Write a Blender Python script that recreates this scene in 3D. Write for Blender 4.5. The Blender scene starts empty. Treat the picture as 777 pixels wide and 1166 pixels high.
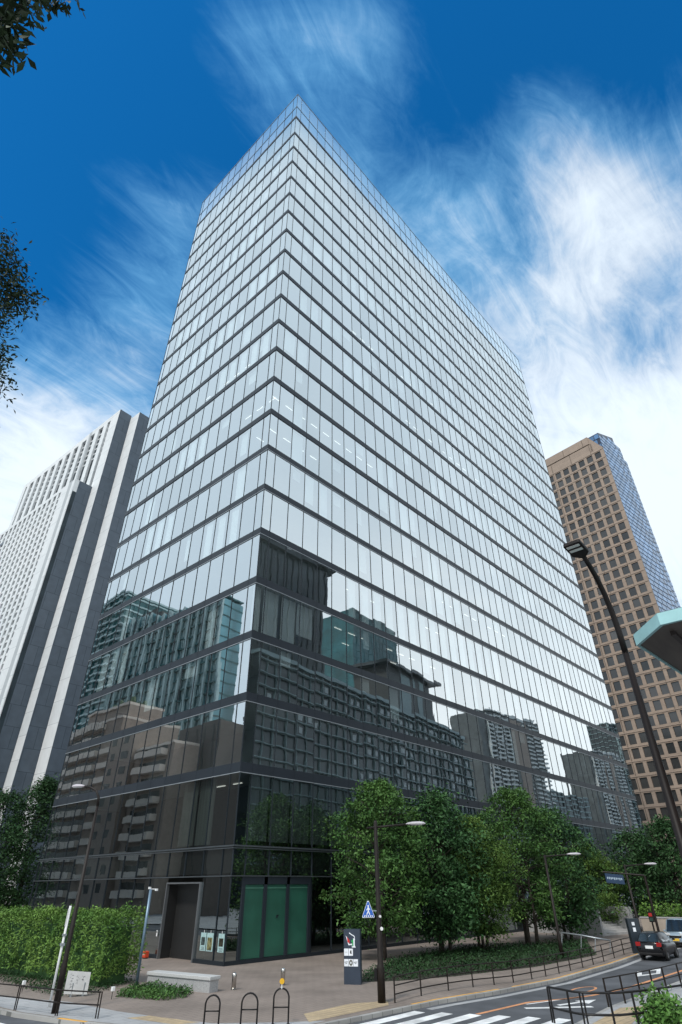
import bpy, bmesh, math, random
import numpy as np
from mathutils import Vector, Matrix, noise as mnoise

random.seed(7); RNG = np.random.default_rng(11)
SC = bpy.context.scene
COL = SC.collection
PI = math.pi

# ------------------------------------------------------------------ camera
CAM = np.array([-28.597, -36.019, 4.142])
YAW, PITCH, ROLL, FOC = 0.73255, 0.588865, -0.008552, 638.48      # focal length for a frame 1166 units tall
FW = np.array([math.cos(PITCH)*math.cos(YAW), math.cos(PITCH)*math.sin(YAW), math.sin(PITCH)])
_rt = np.array([math.sin(YAW), -math.cos(YAW), 0.0]); _up = np.cross(_rt, FW)
RT = _rt*math.cos(ROLL) + _up*math.sin(ROLL); UP = _up*math.cos(ROLL) - _rt*math.sin(ROLL)
cam_d = bpy.data.cameras.new('camera'); cam = bpy.data.objects.new('camera', cam_d); COL.objects.link(cam)
cam_d.sensor_fit = 'VERTICAL'; cam_d.sensor_height = 36.0; cam_d.lens = FOC*36.0/1166.0
cam_d.clip_start = 0.1; cam_d.clip_end = 6000
cam.matrix_world = Matrix(((RT[0], UP[0], -FW[0], CAM[0]), (RT[1], UP[1], -FW[1], CAM[1]), (RT[2], UP[2], -FW[2], CAM[2]), (0, 0, 0, 1)))
SC.camera = cam

def ray(x, y):
    d = FW + RT*(x-388.5)/FOC - UP*(y-583)/FOC
    return d/np.linalg.norm(d)
def at(x, y, z=0.0):                      # survey helper: the point of the photograph on a level plane
    d = ray(x, y); return CAM + d*((z-CAM[2])/d[2])
def onax(x, y, ax, v):                    # ... on an upright plane
    d = ray(x, y); return CAM + d*((v-CAM[ax])/d[ax])
def far(x, y, dist):                      # ... at a horizontal distance
    d = ray(x, y); return CAM + d*(dist/math.hypot(d[0], d[1]))

# ------------------------------------------------------------------ materials
def lin(c):
    c = c/255.0
    return c/12.92 if c <= 0.04045 else ((c+0.055)/1.055)**2.4
def rgb(r, g, b): return (lin(r), lin(g), lin(b), 1)
MATS = {}
def mat(name, col, rough=0.6, metal=0.0, var=0.12, scale=1.5, bump=0.0, bscale=None, emit=None, spec=0.5, col2=None, island=0.0, coat=0.0, detail=5.0, stretch=None):
    """principled surface whose colour wanders a little with noise (and per leaf / per panel)"""
    if name in MATS: return MATS[name]
    m = bpy.data.materials.new(name); m.use_nodes = True; MATS[name] = m
    nt = m.node_tree; N = nt.nodes; L = nt.links
    b = N['Principled BSDF']
    b.inputs['Roughness'].default_value = rough; b.inputs['Metallic'].default_value = metal
    b.inputs['Specular IOR Level'].default_value = spec
    if coat: b.inputs['Coat Weight'].default_value = coat
    tc = N.new('ShaderNodeTexCoord')
    src = tc.outputs['Object']
    if stretch:
        mp = N.new('ShaderNodeMapping'); mp.inputs['Scale'].default_value = stretch
        L.new(src, mp.inputs['Vector']); src = mp.outputs['Vector']
    no = N.new('ShaderNodeTexNoise'); no.inputs['Scale'].default_value = scale; no.inputs['Detail'].default_value = detail
    L.new(src, no.inputs['Vector'])
    mr = N.new('ShaderNodeMapRange'); mr.inputs[1].default_value = 0.3; mr.inputs[2].default_value = 0.7
    L.new(no.outputs['Fac'], mr.inputs[0])
    c = (col[0], col[1], col[2], 1)
    if col2 is None:
        lo = tuple(v*(1-var) for v in c[:3]) + (1,); hi = tuple(min(1, v*(1+var)) for v in c[:3]) + (1,)
    else: lo, hi = c, (col2[0], col2[1], col2[2], 1)
    mx = N.new('ShaderNodeMix'); mx.data_type = 'RGBA'
    mx.inputs[6].default_value = lo; mx.inputs[7].default_value = hi
    L.new(mr.outputs[0], mx.inputs[0]); out = mx.outputs[2]
    if island:
        g = N.new('ShaderNodeNewGeometry')
        mr2 = N.new('ShaderNodeMapRange'); mr2.inputs[3].default_value = 1-island; mr2.inputs[4].default_value = 1+island
        L.new(g.outputs['Random Per Island'], mr2.inputs[0])
        hs = N.new('ShaderNodeHueSaturation'); L.new(out, hs.inputs['Color']); L.new(mr2.outputs[0], hs.inputs['Value'])
        out = hs.outputs['Color']
    L.new(out, b.inputs['Base Color'])
    if bump:
        n2 = N.new('ShaderNodeTexNoise'); n2.inputs['Scale'].default_value = bscale or scale*8; n2.inputs['Detail'].default_value = 6
        L.new(src, n2.inputs['Vector'])
        bp = N.new('ShaderNodeBump'); bp.inputs['Strength'].default_value = bump; bp.inputs['Distance'].default_value = 0.02
        L.new(n2.outputs['Fac'], bp.inputs['Height']); L.new(bp.outputs['Normal'], b.inputs['Normal'])
    if emit:
        b.inputs['Emission Color'].default_value = emit[0]; b.inputs['Emission Strength'].default_value = emit[1]
    return m

def brickmat(name, c1, c2, cm, w, h, scale=1.0, mortar=0.02, rough=0.75, bump=0.3, var=0.15, axis=None, offset=0.5):
    """paving / cladding: slabs with joints, with stains on top"""
    if name in MATS: return MATS[name]
    m = bpy.data.materials.new(name); m.use_nodes = True; MATS[name] = m
    nt = m.node_tree; N = nt.nodes; L = nt.links; b = N['Principled BSDF']; b.inputs['Roughness'].default_value = rough
    b.inputs['Specular IOR Level'].default_value = 0.3
    tc = N.new('ShaderNodeTexCoord'); mp = N.new('ShaderNodeMapping')
    L.new(tc.outputs['Object'], mp.inputs['Vector'])
    if axis == 'x': mp.inputs['Rotation'].default_value = (PI/2, 0, 0)
    if axis == 'y': mp.inputs['Rotation'].default_value = (PI/2, 0, PI/2)
    br = N.new('ShaderNodeTexBrick'); br.inputs['Scale'].default_value = scale; br.offset = offset
    br.inputs['Color1'].default_value = c1; br.inputs['Color2'].default_value = c2; br.inputs['Mortar'].default_value = cm
    br.inputs['Mortar Size'].default_value = mortar; br.inputs['Brick Width'].default_value = w; br.inputs['Row Height'].default_value = h
    L.new(mp.outputs['Vector'], br.inputs['Vector'])
    no = N.new('ShaderNodeTexNoise'); no.inputs['Scale'].default_value = 0.35; no.inputs['Detail'].default_value = 8
    L.new(tc.outputs['Object'], no.inputs['Vector'])
    mr = N.new('ShaderNodeMapRange'); mr.inputs[1].default_value = 0.3; mr.inputs[2].default_value = 0.7
    mr.inputs[3].default_value = 1-var; mr.inputs[4].default_value = 1+var
    L.new(no.outputs['Fac'], mr.inputs[0])
    hs = N.new('ShaderNodeHueSaturation'); L.new(br.outputs['Color'], hs.inputs['Color']); L.new(mr.outputs[0], hs.inputs['Value'])
    L.new(hs.outputs['Color'], b.inputs['Base Color'])
    bp = N.new('ShaderNodeBump'); bp.inputs['Strength'].default_value = bump; bp.inputs['Distance'].default_value = 0.01; bp.invert = True
    L.new(br.outputs['Fac'], bp.inputs['Height']); L.new(bp.outputs['Normal'], b.inputs['Normal'])
    return m

def glassmat(name, r0, tint, refl=(0.92, 0.97, 1.0, 1), warp=0.02, wscale=0.45, power=4.0, panelvar=0.0, body=None, bodyfac=0.0):
    """coated pane: a share of mirror that grows towards grazing, the rest lets the room behind through"""
    if name in MATS: return MATS[name]
    m = bpy.data.materials.new(name); m.use_nodes = True; MATS[name] = m
    nt = m.node_tree; N = nt.nodes; L = nt.links
    N.remove(N['Principled BSDF']); out = N['Material Output']
    tc = N.new('ShaderNodeTexCoord')
    no = N.new('ShaderNodeTexNoise'); no.inputs['Scale'].default_value = wscale; no.inputs['Detail'].default_value = 1.5
    L.new(tc.outputs['Object'], no.inputs['Vector'])
    bp = N.new('ShaderNodeBump'); bp.inputs['Strength'].default_value = 1.0; bp.inputs['Distance'].default_value = warp
    L.new(no.outputs['Fac'], bp.inputs['Height'])
    gl = N.new('ShaderNodeBsdfGlossy'); gl.inputs['Roughness'].default_value = 0.0; gl.inputs['Color'].default_value = refl
    L.new(bp.outputs['Normal'], gl.inputs['Normal'])
    tr = N.new('ShaderNodeBsdfTransparent'); tr.inputs['Color'].default_value = tint
    lw = N.new('ShaderNodeLayerWeight'); lw.inputs['Blend'].default_value = 0.5
    pw = N.new('ShaderNodeMath'); pw.operation = 'POWER'; pw.inputs[1].default_value = power
    L.new(lw.outputs['Facing'], pw.inputs[0])
    mr = N.new('ShaderNodeMapRange'); mr.inputs[3].default_value = r0; mr.inputs[4].default_value = 0.97
    L.new(pw.outputs[0], mr.inputs[0]); fac = mr.outputs[0]
    if panelvar:
        g = N.new('ShaderNodeNewGeometry'); m2 = N.new('ShaderNodeMapRange')
        m2.inputs[3].default_value = -panelvar; m2.inputs[4].default_value = panelvar
        L.new(g.outputs['Random Per Island'], m2.inputs[0])
        ad = N.new('ShaderNodeMath'); ad.operation = 'ADD'; ad.use_clamp = True
        L.new(fac, ad.inputs[0]); L.new(m2.outputs[0], ad.inputs[1]); fac = ad.outputs[0]
    under = tr.outputs[0]
    if body:
        df = N.new('ShaderNodeBsdfDiffuse'); df.inputs['Color'].default_value = body
        m3 = N.new('ShaderNodeMixShader'); m3.inputs[0].default_value = bodyfac
        L.new(tr.outputs[0], m3.inputs[1]); L.new(df.outputs[0], m3.inputs[2]); under = m3.outputs[0]
    ms = N.new('ShaderNodeMixShader'); L.new(fac, ms.inputs[0]); L.new(under, ms.inputs[1]); L.new(gl.outputs[0], ms.inputs[2])
    L.new(ms.outputs[0], out.inputs['Surface'])
    return m

# ------------------------------------------------------------------ mesh builder
class MB:
    def __init__(s): s.v = []; s.f = []
    def quad(s, a, b, c, d):
        i = len(s.v); s.v += [tuple(a), tuple(b), tuple(c), tuple(d)]; s.f.append((i, i+1, i+2, i+3)); return s
    def poly(s, pts):
        i = len(s.v); s.v += [tuple(p) for p in pts]; s.f.append(tuple(range(i, i+len(pts)))); return s
    def box(s, x0, x1, y0, y1, z0, z1, fr=None):
        P = [(x0, y0, z0), (x1, y0, z0), (x1, y1, z0), (x0, y1, z0), (x0, y0, z1), (x1, y0, z1), (x1, y1, z1), (x0, y1, z1)]
        if fr: P = [fr(*p) for p in P]
        i = len(s.v); s.v += [tuple(p) for p in P]
        for q in ((0, 3, 2, 1), (4, 5, 6, 7), (0, 1, 5, 4), (1, 2, 6, 5), (2, 3, 7, 6), (3, 0, 4, 7)): s.f.append(tuple(i+k for k in q))
        return s
    def prism(s, pts, z0, z1):
        n = len(pts); i = len(s.v)
        s.v += [(p[0], p[1], z0) for p in pts] + [(p[0], p[1], z1) for p in pts]
        s.f.append(tuple(i+n-1-k for k in range(n))); s.f.append(tuple(i+n+k for k in range(n)))
        for k in range(n): s.f.append((i+k, i+(k+1) % n, i+n+(k+1) % n, i+n+k))
        return s
    def tube(s, pts, r, seg=8, cap=True):
        pts = [Vector(p) for p in pts]; rr = r if isinstance(r, (list, tuple)) else [r]*len(pts)
        i0 = len(s.v); ref = None
        for k, p in enumerate(pts):
            t = (pts[min(k+1, len(pts)-1)] - pts[max(k-1, 0)]).normalized()
            if ref is None: ref = Vector((1, 0, 0)) if abs(t.x) < 0.8 else Vector((0, 1, 0))
            a = (ref - t*ref.dot(t)).normalized(); ref = a; b = t.cross(a)
            for q in range(seg):
                an = 2*PI*q/seg; s.v.append(tuple(p + (a*math.cos(an) + b*math.sin(an))*rr[k]))
        for k in range(len(pts)-1):
            for q in range(seg):
                s.f.append((i0+k*seg+q, i0+k*seg+(q+1) % seg, i0+(k+1)*seg+(q+1) % seg, i0+(k+1)*seg+q))
        if cap:
            s.f.append(tuple(i0+seg-1-q for q in range(seg))); e = i0+(len(pts)-1)*seg; s.f.append(tuple(e+q for q in range(seg)))
        return s
    def lathe(s, prof, c, seg=16):
        i0 = len(s.v)
        for (r, z) in prof:
            for q in range(seg):
                an = 2*PI*q/seg; s.v.append((c[0]+r*math.cos(an), c[1]+r*math.sin(an), c[2]+z))
        for k in range(len(prof)-1):
            for q in range(seg): s.f.append((i0+k*seg+q, i0+k*seg+(q+1) % seg, i0+(k+1)*seg+(q+1) % seg, i0+(k+1)*seg+q))
        s.f.append(tuple(i0+seg-1-q for q in range(seg))); e = i0+(len(prof)-1)*seg; s.f.append(tuple(e+q for q in range(seg)))
        return s
    def mesh(s, name, m, smooth=False):
        me = bpy.data.meshes.new(name); me.from_pydata(s.v, [], s.f); me.materials.append(m)
        if smooth: me.polygons.foreach_set('use_smooth', [True]*len(me.polygons))
        me.update(); return me
    def build(s, name, m, parent=None, smooth=False, bevel=0.0, seg=2):
        o = bpy.data.objects.new(name, s.mesh(name, m, smooth)); COL.objects.link(o)
        if parent is not None: o.parent = parent; o.matrix_parent_inverse = Matrix.Translation(-Vector(parent.location)) if parent.rotation_euler.z == 0 else Matrix()
        if bevel:
            md = o.modifiers.new('bevel', 'BEVEL'); md.width = bevel; md.segments = seg; md.limit_method = 'ANGLE'
        return o

def thing(name, label, cat, loc=(0, 0, 0), group=None):
    o = bpy.data.objects.new(name, None); COL.objects.link(o); o.location = loc; o.empty_display_size = 0.3
    o['label'] = label; o['category'] = cat
    if group: o['group'] = group
    return o
def tag(o, label, cat, group=None):
    o['label'] = label; o['category'] = cat
    if group: o['group'] = group
    return o
def struct(o): o['kind'] = 'structure'; return o
def stuff(o): o['kind'] = 'stuff'; return o
def clone(root, loc, label=None, rot=None):
    """a copy of a thing with copies of its parts (whose meshes are shared)"""
    r = root.copy(); COL.objects.link(r); r.location = loc
    if rot is not None: r.rotation_euler.z = rot
    if label: r['label'] = label
    for ch in list(root.children):
        c = ch.copy(); COL.objects.link(c); c.parent = r
        for g in list(ch.children):
            d = g.copy(); COL.objects.link(d); d.parent = c
    return r
def repeats(name, plural, pieces, m, parent, limit=100):
    """pieces: (key, MB); the nearest 100 are parts of their own, the rest is one piece of stuff"""
    pieces = sorted(pieces, key=lambda p: p[0])
    for k, b in pieces[:limit]: b.build(name, m, parent)
    rest = MB()
    for k, b in pieces[limit:]:
        i = len(rest.v); rest.v += b.v; rest.f += [tuple(i+q for q in f) for f in b.f]
    if rest.v: stuff(rest.build(plural, m, parent))

# ------------------------------------------------------------------ shared materials
M_band = mat('slate_metal', (0.021, 0.027, 0.035), rough=0.42, var=0.12, scale=0.3, spec=.28)
M_mull = mat('dark_mullion', (0.018, 0.024, 0.030), rough=0.5, spec=.25)
M_alu = mat('bright_aluminium', (0.36, 0.39, 0.41), rough=0.4, metal=0.5)
M_black = mat('black_paint', (0.010, 0.009, 0.009), rough=0.45, spec=.3, var=0.3, scale=6)
M_brownpost = mat('dark_brown_paint', (0.014, 0.010, 0.008), rough=0.5, spec=.25, var=0.25, scale=4)
M_steel = mat('brushed_steel', (0.52, 0.50, 0.47), rough=0.22, metal=1.0, var=0.1, scale=5, stretch=(1, 1, 0.1))
M_white = mat('white_paint', (0.72, 0.72, 0.71), rough=0.55, var=0.06)
M_granite = mat('granite', (0.33, 0.33, 0.33), rough=0.7, var=0.25, scale=25, bump=0.15)
M_glass = glassmat('coated_glass', 0.60, (0.80, 0.88, 0.88, 1), refl=(0.93, 0.975, 0.985, 1), warp=0.0034, wscale=0.42, panelvar=0.035)
M_dglass = glassmat('dark_glass', 0.32, (0.50, 0.56, 0.56, 1), refl=(0.86, 0.96, 0.98, 1), warp=0.0028, wscale=0.5, panelvar=0.02)
M_pglass = glassmat('screen_glass', 0.20, (0.86, 0.93, 0.95, 1), refl=(0.9, 0.97, 1, 1), warp=0.005, power=3.2)

# ================================================================== MAIN TOWER
ST, G0, WR, WL = 5.2, 2.307, 89.45, 30.64
def bandtop(n): return (G0+22-n)*ST + (1.23 if n == 1 else 0)
BH = 0.72
ZROOF, ZMID, Z23, ZSP = 131.8, 126.4, 6.5, 4.75
tower = thing('glass_office_tower', 'tall mirror glass office tower with dark floor bands filling the middle', 'office tower', (0, 0, 0))
xs = [0.0, 1.13] + [1.13+2.2*k for k in range(1, 41) if 1.13+2.2*k < WR-0.5] + [WR]
ys = [0.0, 1.15] + [1.15+2.2*k for k in range(1, 14) if 1.15+2.2*k < WL-0.5] + [WL]
G_ = 0.02
def key(x, y, z): return (x-CAM[0])**2 + (y-CAM[1])**2 + (z-CAM[2])**2
# every storey is one row of panes between two bands (the bottom of band n+1's storey ...)
rows = []
for n in range(1, 22): rows.append((bandtop(n+1), bandtop(n)-BH, 'g'))
rows.append((Z23+0.16, bandtop(22)-BH, 'd'))
pieces_g, pieces_d, pieces_p = [], [], []
pr = random.Random(3)
def pane(kind, side, a, b, z0, z1):
    t = [pr.uniform(-0.0045, 0.0045) for _ in range(2)]     # each pane sits a hair out of true
    j = [t[0]-t[1], t[0]+t[1], -t[0]+t[1]*.6, -t[0]-t[1]*.6]
    if side == 'R':
        q = MB().quad((a+.03, G_+j[0], z0), (b-.03, G_+j[1], z0), (b-.03, G_+j[2], z1), (a+.03, G_+j[3], z1)); k = key((a+b)/2, 0, z0)
    else:
        q = MB().quad((G_+j[0], b-.03, z0), (G_+j[1], a+.03, z0), (G_+j[2], a+.03, z1), (G_+j[3], b-.03, z1)); k = key(0, (a+b)/2, z0)
    {'g': pieces_g, 'd': pieces_d, 'p': pieces_p}[kind].append((k, q))
for z0, z1, kd in rows:
    for a, b in zip(xs, xs[1:]): pane(kd, 'R', a, b, z0, z1)
    for a, b in zip(ys, ys[1:]): pane(kd, 'L', a, b, z0, z1)
for z0, z1 in ((bandtop(1), ZMID), (ZMID, ZROOF)):
    for a, b in zip(xs, xs[1:]): pane('p', 'R', a, b, z0, z1)
    for a, b in zip(ys, ys[1:]): pane('p', 'L', a, b, z0, z1)
# street level: spandrel glass and shop glazing
DOOR = (3.35, 7.35, 4.38)
for a, b in zip(xs, xs[1:]):
    pane('d', 'R', a, b, ZSP+.1, Z23)
    if not (1.0 < (a+b)/2 < 7.6): pane('d', 'R', a, b, 0.22, ZSP)
for a, b in zip(ys, ys[1:]):
    pane('d', 'L', a, b, ZSP+.1, Z23)
for a, b in [(0, 1.15), (1.15, DOOR[0]-.1)] + [(DOOR[1]+.1, 10.0)] + list(zip(ys, ys[1:]))[5:]:
    pane('d', 'L', a, b, 0.22, ZSP)
repeats('window_pane', 'upper_panes', pieces_g, M_glass, tower)
repeats('shopfront_pane', 'lower_panes', pieces_d, M_dglass, tower)
repeats('parapet_glass_panel', 'parapet_panels', pieces_p, M_pglass, tower)
# floor bands, each one belt round the tower, with a bright drip line below
for n in range(1, 23):
    zt = bandtop(n); zb = zt-BH; b = MB()
    b.box(-.025, WR+.025, -.025, .12, zb, zt).box(-.025, .12, .12, WL+.025, zb, zt)
    b.box(WR-.12, WR+.025, .12, WL+.025, zb, zt).box(.12, WR-.12, WL-.12, WL+.025, zb, zt)
    # cladding joints are built into the mullion mesh
    o = b.build('floor_band', M_band, tower)
    l = MB().box(-.045, WR+.045, -.045, -.027, zb-.02, zb+.035).box(-.045, -.027, -.025, WL+.045, zb-.02, zb+.035)
    l.build('drip_edge', M_mull if n < 16 else M_alu, o)
b = MB()
for zc, h in ((Z23+.08, .10), (Z23-.06, .05), (ZSP+.05, .07)):
    b.box(-.12, WR, -.12, .05, zc-h/2, zc+h/2).box(-.12, .05, .05, WL, zc-h/2, zc+h/2)
b.build('canopy_rail', mat('grey_rail', (0.10, 0.115, 0.125), rough=.35, metal=.5), tower)
b = MB().box(-.05, WR, -.05, .3, 0, .22).box(-.05, .3, .3, DOOR[0]-.1, 0, .22).box(-.05, .3, DOOR[1]+.1, WL, 0, .22)
b.build('plinth', M_mull, tower)
# mullions, with the cladding joints of the lower bands
mu = MB(); W = 0.021
for n in range(14, 23):
    zt = bandtop(n); zb = zt-BH
    for x in xs[1:-1]: mu.box(x-.018, x+.018, -.036, -.026, zb+.05, zt-.01)
    for y in ys[1:-1]: mu.box(-.036, -.026, y-.018, y+.018, zb+.05, zt-.01)
for x in xs:
    w = W if 0 < x < WR else W*1.3
    mu.box(x-w, x+w, -.022, .06, Z23+.16, ZROOF); mu.box(x-w, x+w, -.05, .06, ZSP+.1, Z23-.1)
    if not (1.0 < x < 7.6): mu.box(x-w, x+w, -.05, .06, .22, ZSP)
for y in ys[1:]:
    w = W if y < WL else W*1.3
    mu.box(-.022, .06, y-w, y+w, Z23+.16, ZROOF); mu.box(-.05, .06, y-w, y+w, ZSP+.1, Z23-.1)
    if not (2.5 < y < 7.8) or y < 2.4: mu.box(-.05, .06, y-w, y+w, .22, ZSP)
mu.build('facade_grid', M_mull, tower)
b = MB()
for z in (ZMID, ZROOF):
    b.box(-.05, WR, -.05, .04, z-.05, z+.05).box(-.05, .04, .04, WL, z-.05, z+.05)
b.build('parapet_rail', mat('pale_rail', (0.20, 0.24, 0.27), rough=.4, metal=.4), tower)
# rear elevations, roof and plant room
M_rear = mat('rear_cladding', (0.10, 0.12, 0.13), rough=.3)
MB().box(WR-.05, WR-.02, 0.3, WL, 0, 122).box(.3, WR-.05, WL-.05, WL-.02, 0, 122).build('rear_wall', M_rear, tower)
MB().box(.3, WR-.1, .3, WL-.1, 121.5, 121.9).build('roof', mat('roof_grey', (.25, .25, .25)), tower)
MB().box(1.6, 17, 1.2, 20, 121.95, 126.0).build('plant_room', mat('plant_room_white', (.62, .60, .58), var=.05), tower)
# floors and the rooms behind the glass
M_slab = mat('ceiling_white', (0.48, 0.49, 0.48), rough=.9, var=.05)
M_core = mat('office_wall', (0.34, 0.35, 0.34), rough=.9, var=.1, scale=.2)
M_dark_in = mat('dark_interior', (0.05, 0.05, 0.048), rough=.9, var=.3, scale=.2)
for n in range(1, 23):
    zt = bandtop(n)
    MB().box(.14, WR-.14, .14, WL-.14, zt-BH+.05, zt-.05).build('floor_slab', M_slab, tower)
MB().box(7, WR-7, 7, WL-6, bandtop(22), 121.4).build('core_wall', M_core, tower)
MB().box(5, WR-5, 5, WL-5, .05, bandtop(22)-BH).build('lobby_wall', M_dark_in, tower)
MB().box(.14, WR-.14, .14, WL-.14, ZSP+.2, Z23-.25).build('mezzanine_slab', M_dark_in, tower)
# ceiling lamps: short strips, storeys that are lit in the photograph
M_lamp = mat('ceiling_lamp', (.9, .9, .85), emit=((1, .97, .88, 1), 1.1))
lampp = []
def strips(n, x0, x1, ydepths, seedp=1.0, side='R'):
    z = bandtop(n)-BH+.02
    x = x0
    while x < x1:
        for yd in ydepths:
            if pr.random() < seedp:
                if side == 'R': q = MB().box(x, x+1.1, yd, yd+.10, z-.05, z); k = key(x, yd, z)
                else: q = MB().box(yd, yd+.10, x, x+1.1, z-.05, z); k = key(yd, x, z)
                lampp.append((k, q))
        x += 2.2
strips(14, 1.6, 22, (2.0,)); strips(15, 1.6, 10, (2.0, 4.2)); strips(18, 10, 34, (2.0,), .25); strips(19, 8, 40, (1.9,), .7); strips(19, 12, 26, (4.4,), .3)
strips(11, 30, 60, (2.0,), .5); strips(9, 10, 40, (2.0,), .5); strips(17, 34, 52, (2.0,), .5)
strips(14, 2, 8, (2.0,), 1, 'L'); strips(12, 8, 20, (2.0,), .6, 'L'); strips(22, 4, 9, (3.4,), .4, 'L')
repeats('ceiling_lamp', 'ceiling_lamps', lampp, M_lamp, tower)
# blinds, drawn over part of a pane
M_blind = mat('white_blind', (0.84, 0.85, 0.84), rough=.9, var=.03)
blinds = []
def blind(side, n, i, f0, f1, drop=1.0, dep=.22):
    z1 = bandtop(n)-BH-.02; z0 = z1-(z1-bandtop(n+1))*drop
    ax = xs if side == 'R' else ys
    if i+1 >= len(ax): return
    a = ax[i]+(ax[i+1]-ax[i])*f0; b_ = ax[i]+(ax[i+1]-ax[i])*f1
    q = MB().box(a, b_, dep, dep+.02, z0, z1) if side == 'R' else MB().box(dep, dep+.02, a, b_, z0, z1)
    blinds.append((key(*q.v[0]), q))
for n, i0, i1 in ((7, 2, 11), (12, 1, 3), (18, 6, 21), (17, 13, 17), (14, 9, 11), (16, 3, 5), (9, 13, 22), (11, 6, 9), (13, 18, 26), (15, 10, 12), (10, 2, 6), (5, 12, 20), (3, 24, 33)):
    for i in range(i0, i1):
        if n == 18: blind('R', n, i, .28, .80, .97)
        else: blind('R', n, i, .08 if i % 2 else .2, .72 if pr.random() < .6 else .9, pr.choice((1, 1, .8)))
for n, i0, i1 in ((17, 2, 5), (16, 8, 11), (12, 1, 6), (10, 5, 10), (9, 1, 4), (14, 6, 9), (8, 9, 13), (6, 3, 8), (19, 10, 12)):
    for i in range(i0, i1): blind('L', n, i, .35, .85, 1)
for i in (0, 1, 2): blind('R', 19, i, .12, .93, .93, .5)
for n in range(2, 21):
    for side, cnt in (('R', 10), ('L', 2)):
        for _ in range(cnt):
            i = pr.randrange(2, 40 if side == 'R' else 13); blind(side, n, i, pr.uniform(0, .4), pr.uniform(.6, 1), pr.choice((1, .7, .45, .3)), pr.uniform(.25, .6))
repeats('window_blind', 'window_blinds', blinds, M_blind, tower)
blinds = []
for i in range(1, 9): blind('R', 22, i, .04, .96, .97, .35)
for i in (2, 3): blind('L', 22, i, .05, .95, 1, .5)
for k_, q_ in blinds: q_.build('grey_curtain', mat('grey_curtain', (.16, .17, .155), rough=.9, var=.3, scale=1.2, stretch=(6, 6, .3)), tower)
# doorway and shop shutters
dj = MB(); y0, y1, zd = DOOR
dj.box(-.13, .1, y0-.1, y0, 0, zd).box(-.13, .1, y1, y1+.1, 0, zd).box(-.13, .1, y0-.1, y1+.1, zd, zd+.1)
dj.build('entrance_frame', mat('door_frame_grey', (.20, .21, .22), rough=.35, metal=.6), tower)
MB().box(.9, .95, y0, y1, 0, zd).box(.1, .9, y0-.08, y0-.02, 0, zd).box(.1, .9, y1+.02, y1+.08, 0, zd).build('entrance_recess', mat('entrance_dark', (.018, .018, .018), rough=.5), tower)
MB().box(.86, .89, y0+.5, y0+.56, .9, 2.2).build('entrance_handle', M_alu, tower)
M_green = mat('green_shutter', (0.020, 0.095, 0.064), rough=.45, var=.25, scale=.5)
for a, b_ in ((1.27, 2.95), (3.27, 5.13), (5.43, 7.33)):
    s = MB().box(a, b_, .03, .06, .24, 4.30).build('green_shutter', M_green, tower)
    MB().box(a, b_, -.01, .04, 4.06, 4.14).build('shutter_header', mat('shutter_lip', (.06, .17, .12), rough=.5), s)
MB().box(4.28, 4.42, -.005, .028, 2.35, 2.5).box(4.36, 4.5, -.005, .028, 2.44, 2.53).build('shutter_emblem', M_mull, tower)
fr = MB()
for a, b_ in ((1.0, 1.26), (2.96, 3.26), (5.14, 5.42), (7.34, 7.62)): fr.box(a, b_, -.06, .08, .22, ZSP)
fr.box(1.26, 7.34, -.06, .08, 4.31, ZSP)
fr.build('shutter_frame', M_band, tower)

# three posters inside the glass beside the door
M_poster = mat('poster_paper', (.36, .52, .52), rough=.5, var=.15, scale=9)
for k, (ya, yb, pic, lab) in enumerate(((2.60, 2.02, (.04, .06, .06), 'pale blue poster on dark glass, nearest of three to the doorway'),
                                        (1.93, 1.24, (.16, .15, .07), 'middle of three posters on the dark glass, its picture largest'),
                                        (.70, .08, (.03, .03, .02), 'pale blue poster on dark glass, nearest of three to the tower corner'))):
    t = thing('poster', lab, 'poster', (-.07, (ya+yb)/2, .68), 'posters hanging by the entrance')
    MB().box(-.075, -.05, yb, ya, .68, 1.64).build('sheet', M_poster, t)
    h = .30 if k != 1 else .08
    MB().box(-.081, -.0755, yb+.09, ya-.09, .68+h, 1.40).build('picture', mat('poster_picture_%d' % k, pic, var=.9, scale=6, rough=.4), t)
    w_ = MB()
    for r in range(3 if k != 1 else 1): w_.box(-.079, -.0755, yb+.1, ya-.12-.07*(r % 2), .73+r*.065, .755+r*.065)
    w_.build('caption', mat('poster_ink', (.05, .06, .07)), t)
    MB().box(-.08, -.055, (ya+yb)/2-.05, (ya+yb)/2-.02, 1.64, 1.78).build('hanger', M_white, t)

# ================================================================== WHITE TOWER (left, behind)
Nw = onax(137.5, 466, 1, 70); SCW = 2.3
ew = np.array([-0.0522, 0.9986]); nw = np.array([-ew[1], ew[0]])
def WT(s, off, z):
    p = np.array([Nw[0]+ew[0]*s+nw[0]*off, Nw[1]+ew[1]*s+nw[1]*off, z])
    q = CAM + SCW*(p-CAM)
    return (q[0], q[1], max(0.0, q[2]))
M_wcl = brickmat('white_cladding', (.68, .69, .69, 1), (.63, .65, .655, 1), (.40, .42, .43, 1), 9.0, 8.2, mortar=.09, rough=.6, bump=.1, var=.05, axis='y')
M_gcl = brickmat('grey_blue_cladding', (.080, .103, .130, 1), (.070, .092, .118, 1), (.03, .045, .06, 1), 7.0, 8.2, mortar=.09, rough=.35, bump=.1, var=.1, axis='x')
M_wwin = mat('white_tower_glass', (0.022, 0.034, 0.042), rough=.45, spec=.2, var=.4, scale=.2)
wt = thing('white_office_tower', 'white office tower with deep vertical piers behind the glass tower', 'office tower', WT(0, 0, 0)[:3])
ZW = 100.99
LFT = 48.8
MB().box(.2, LFT, -22, -.55, -40, ZW-1.6, WT).build('core_wall', M_wwin, wt)
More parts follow.
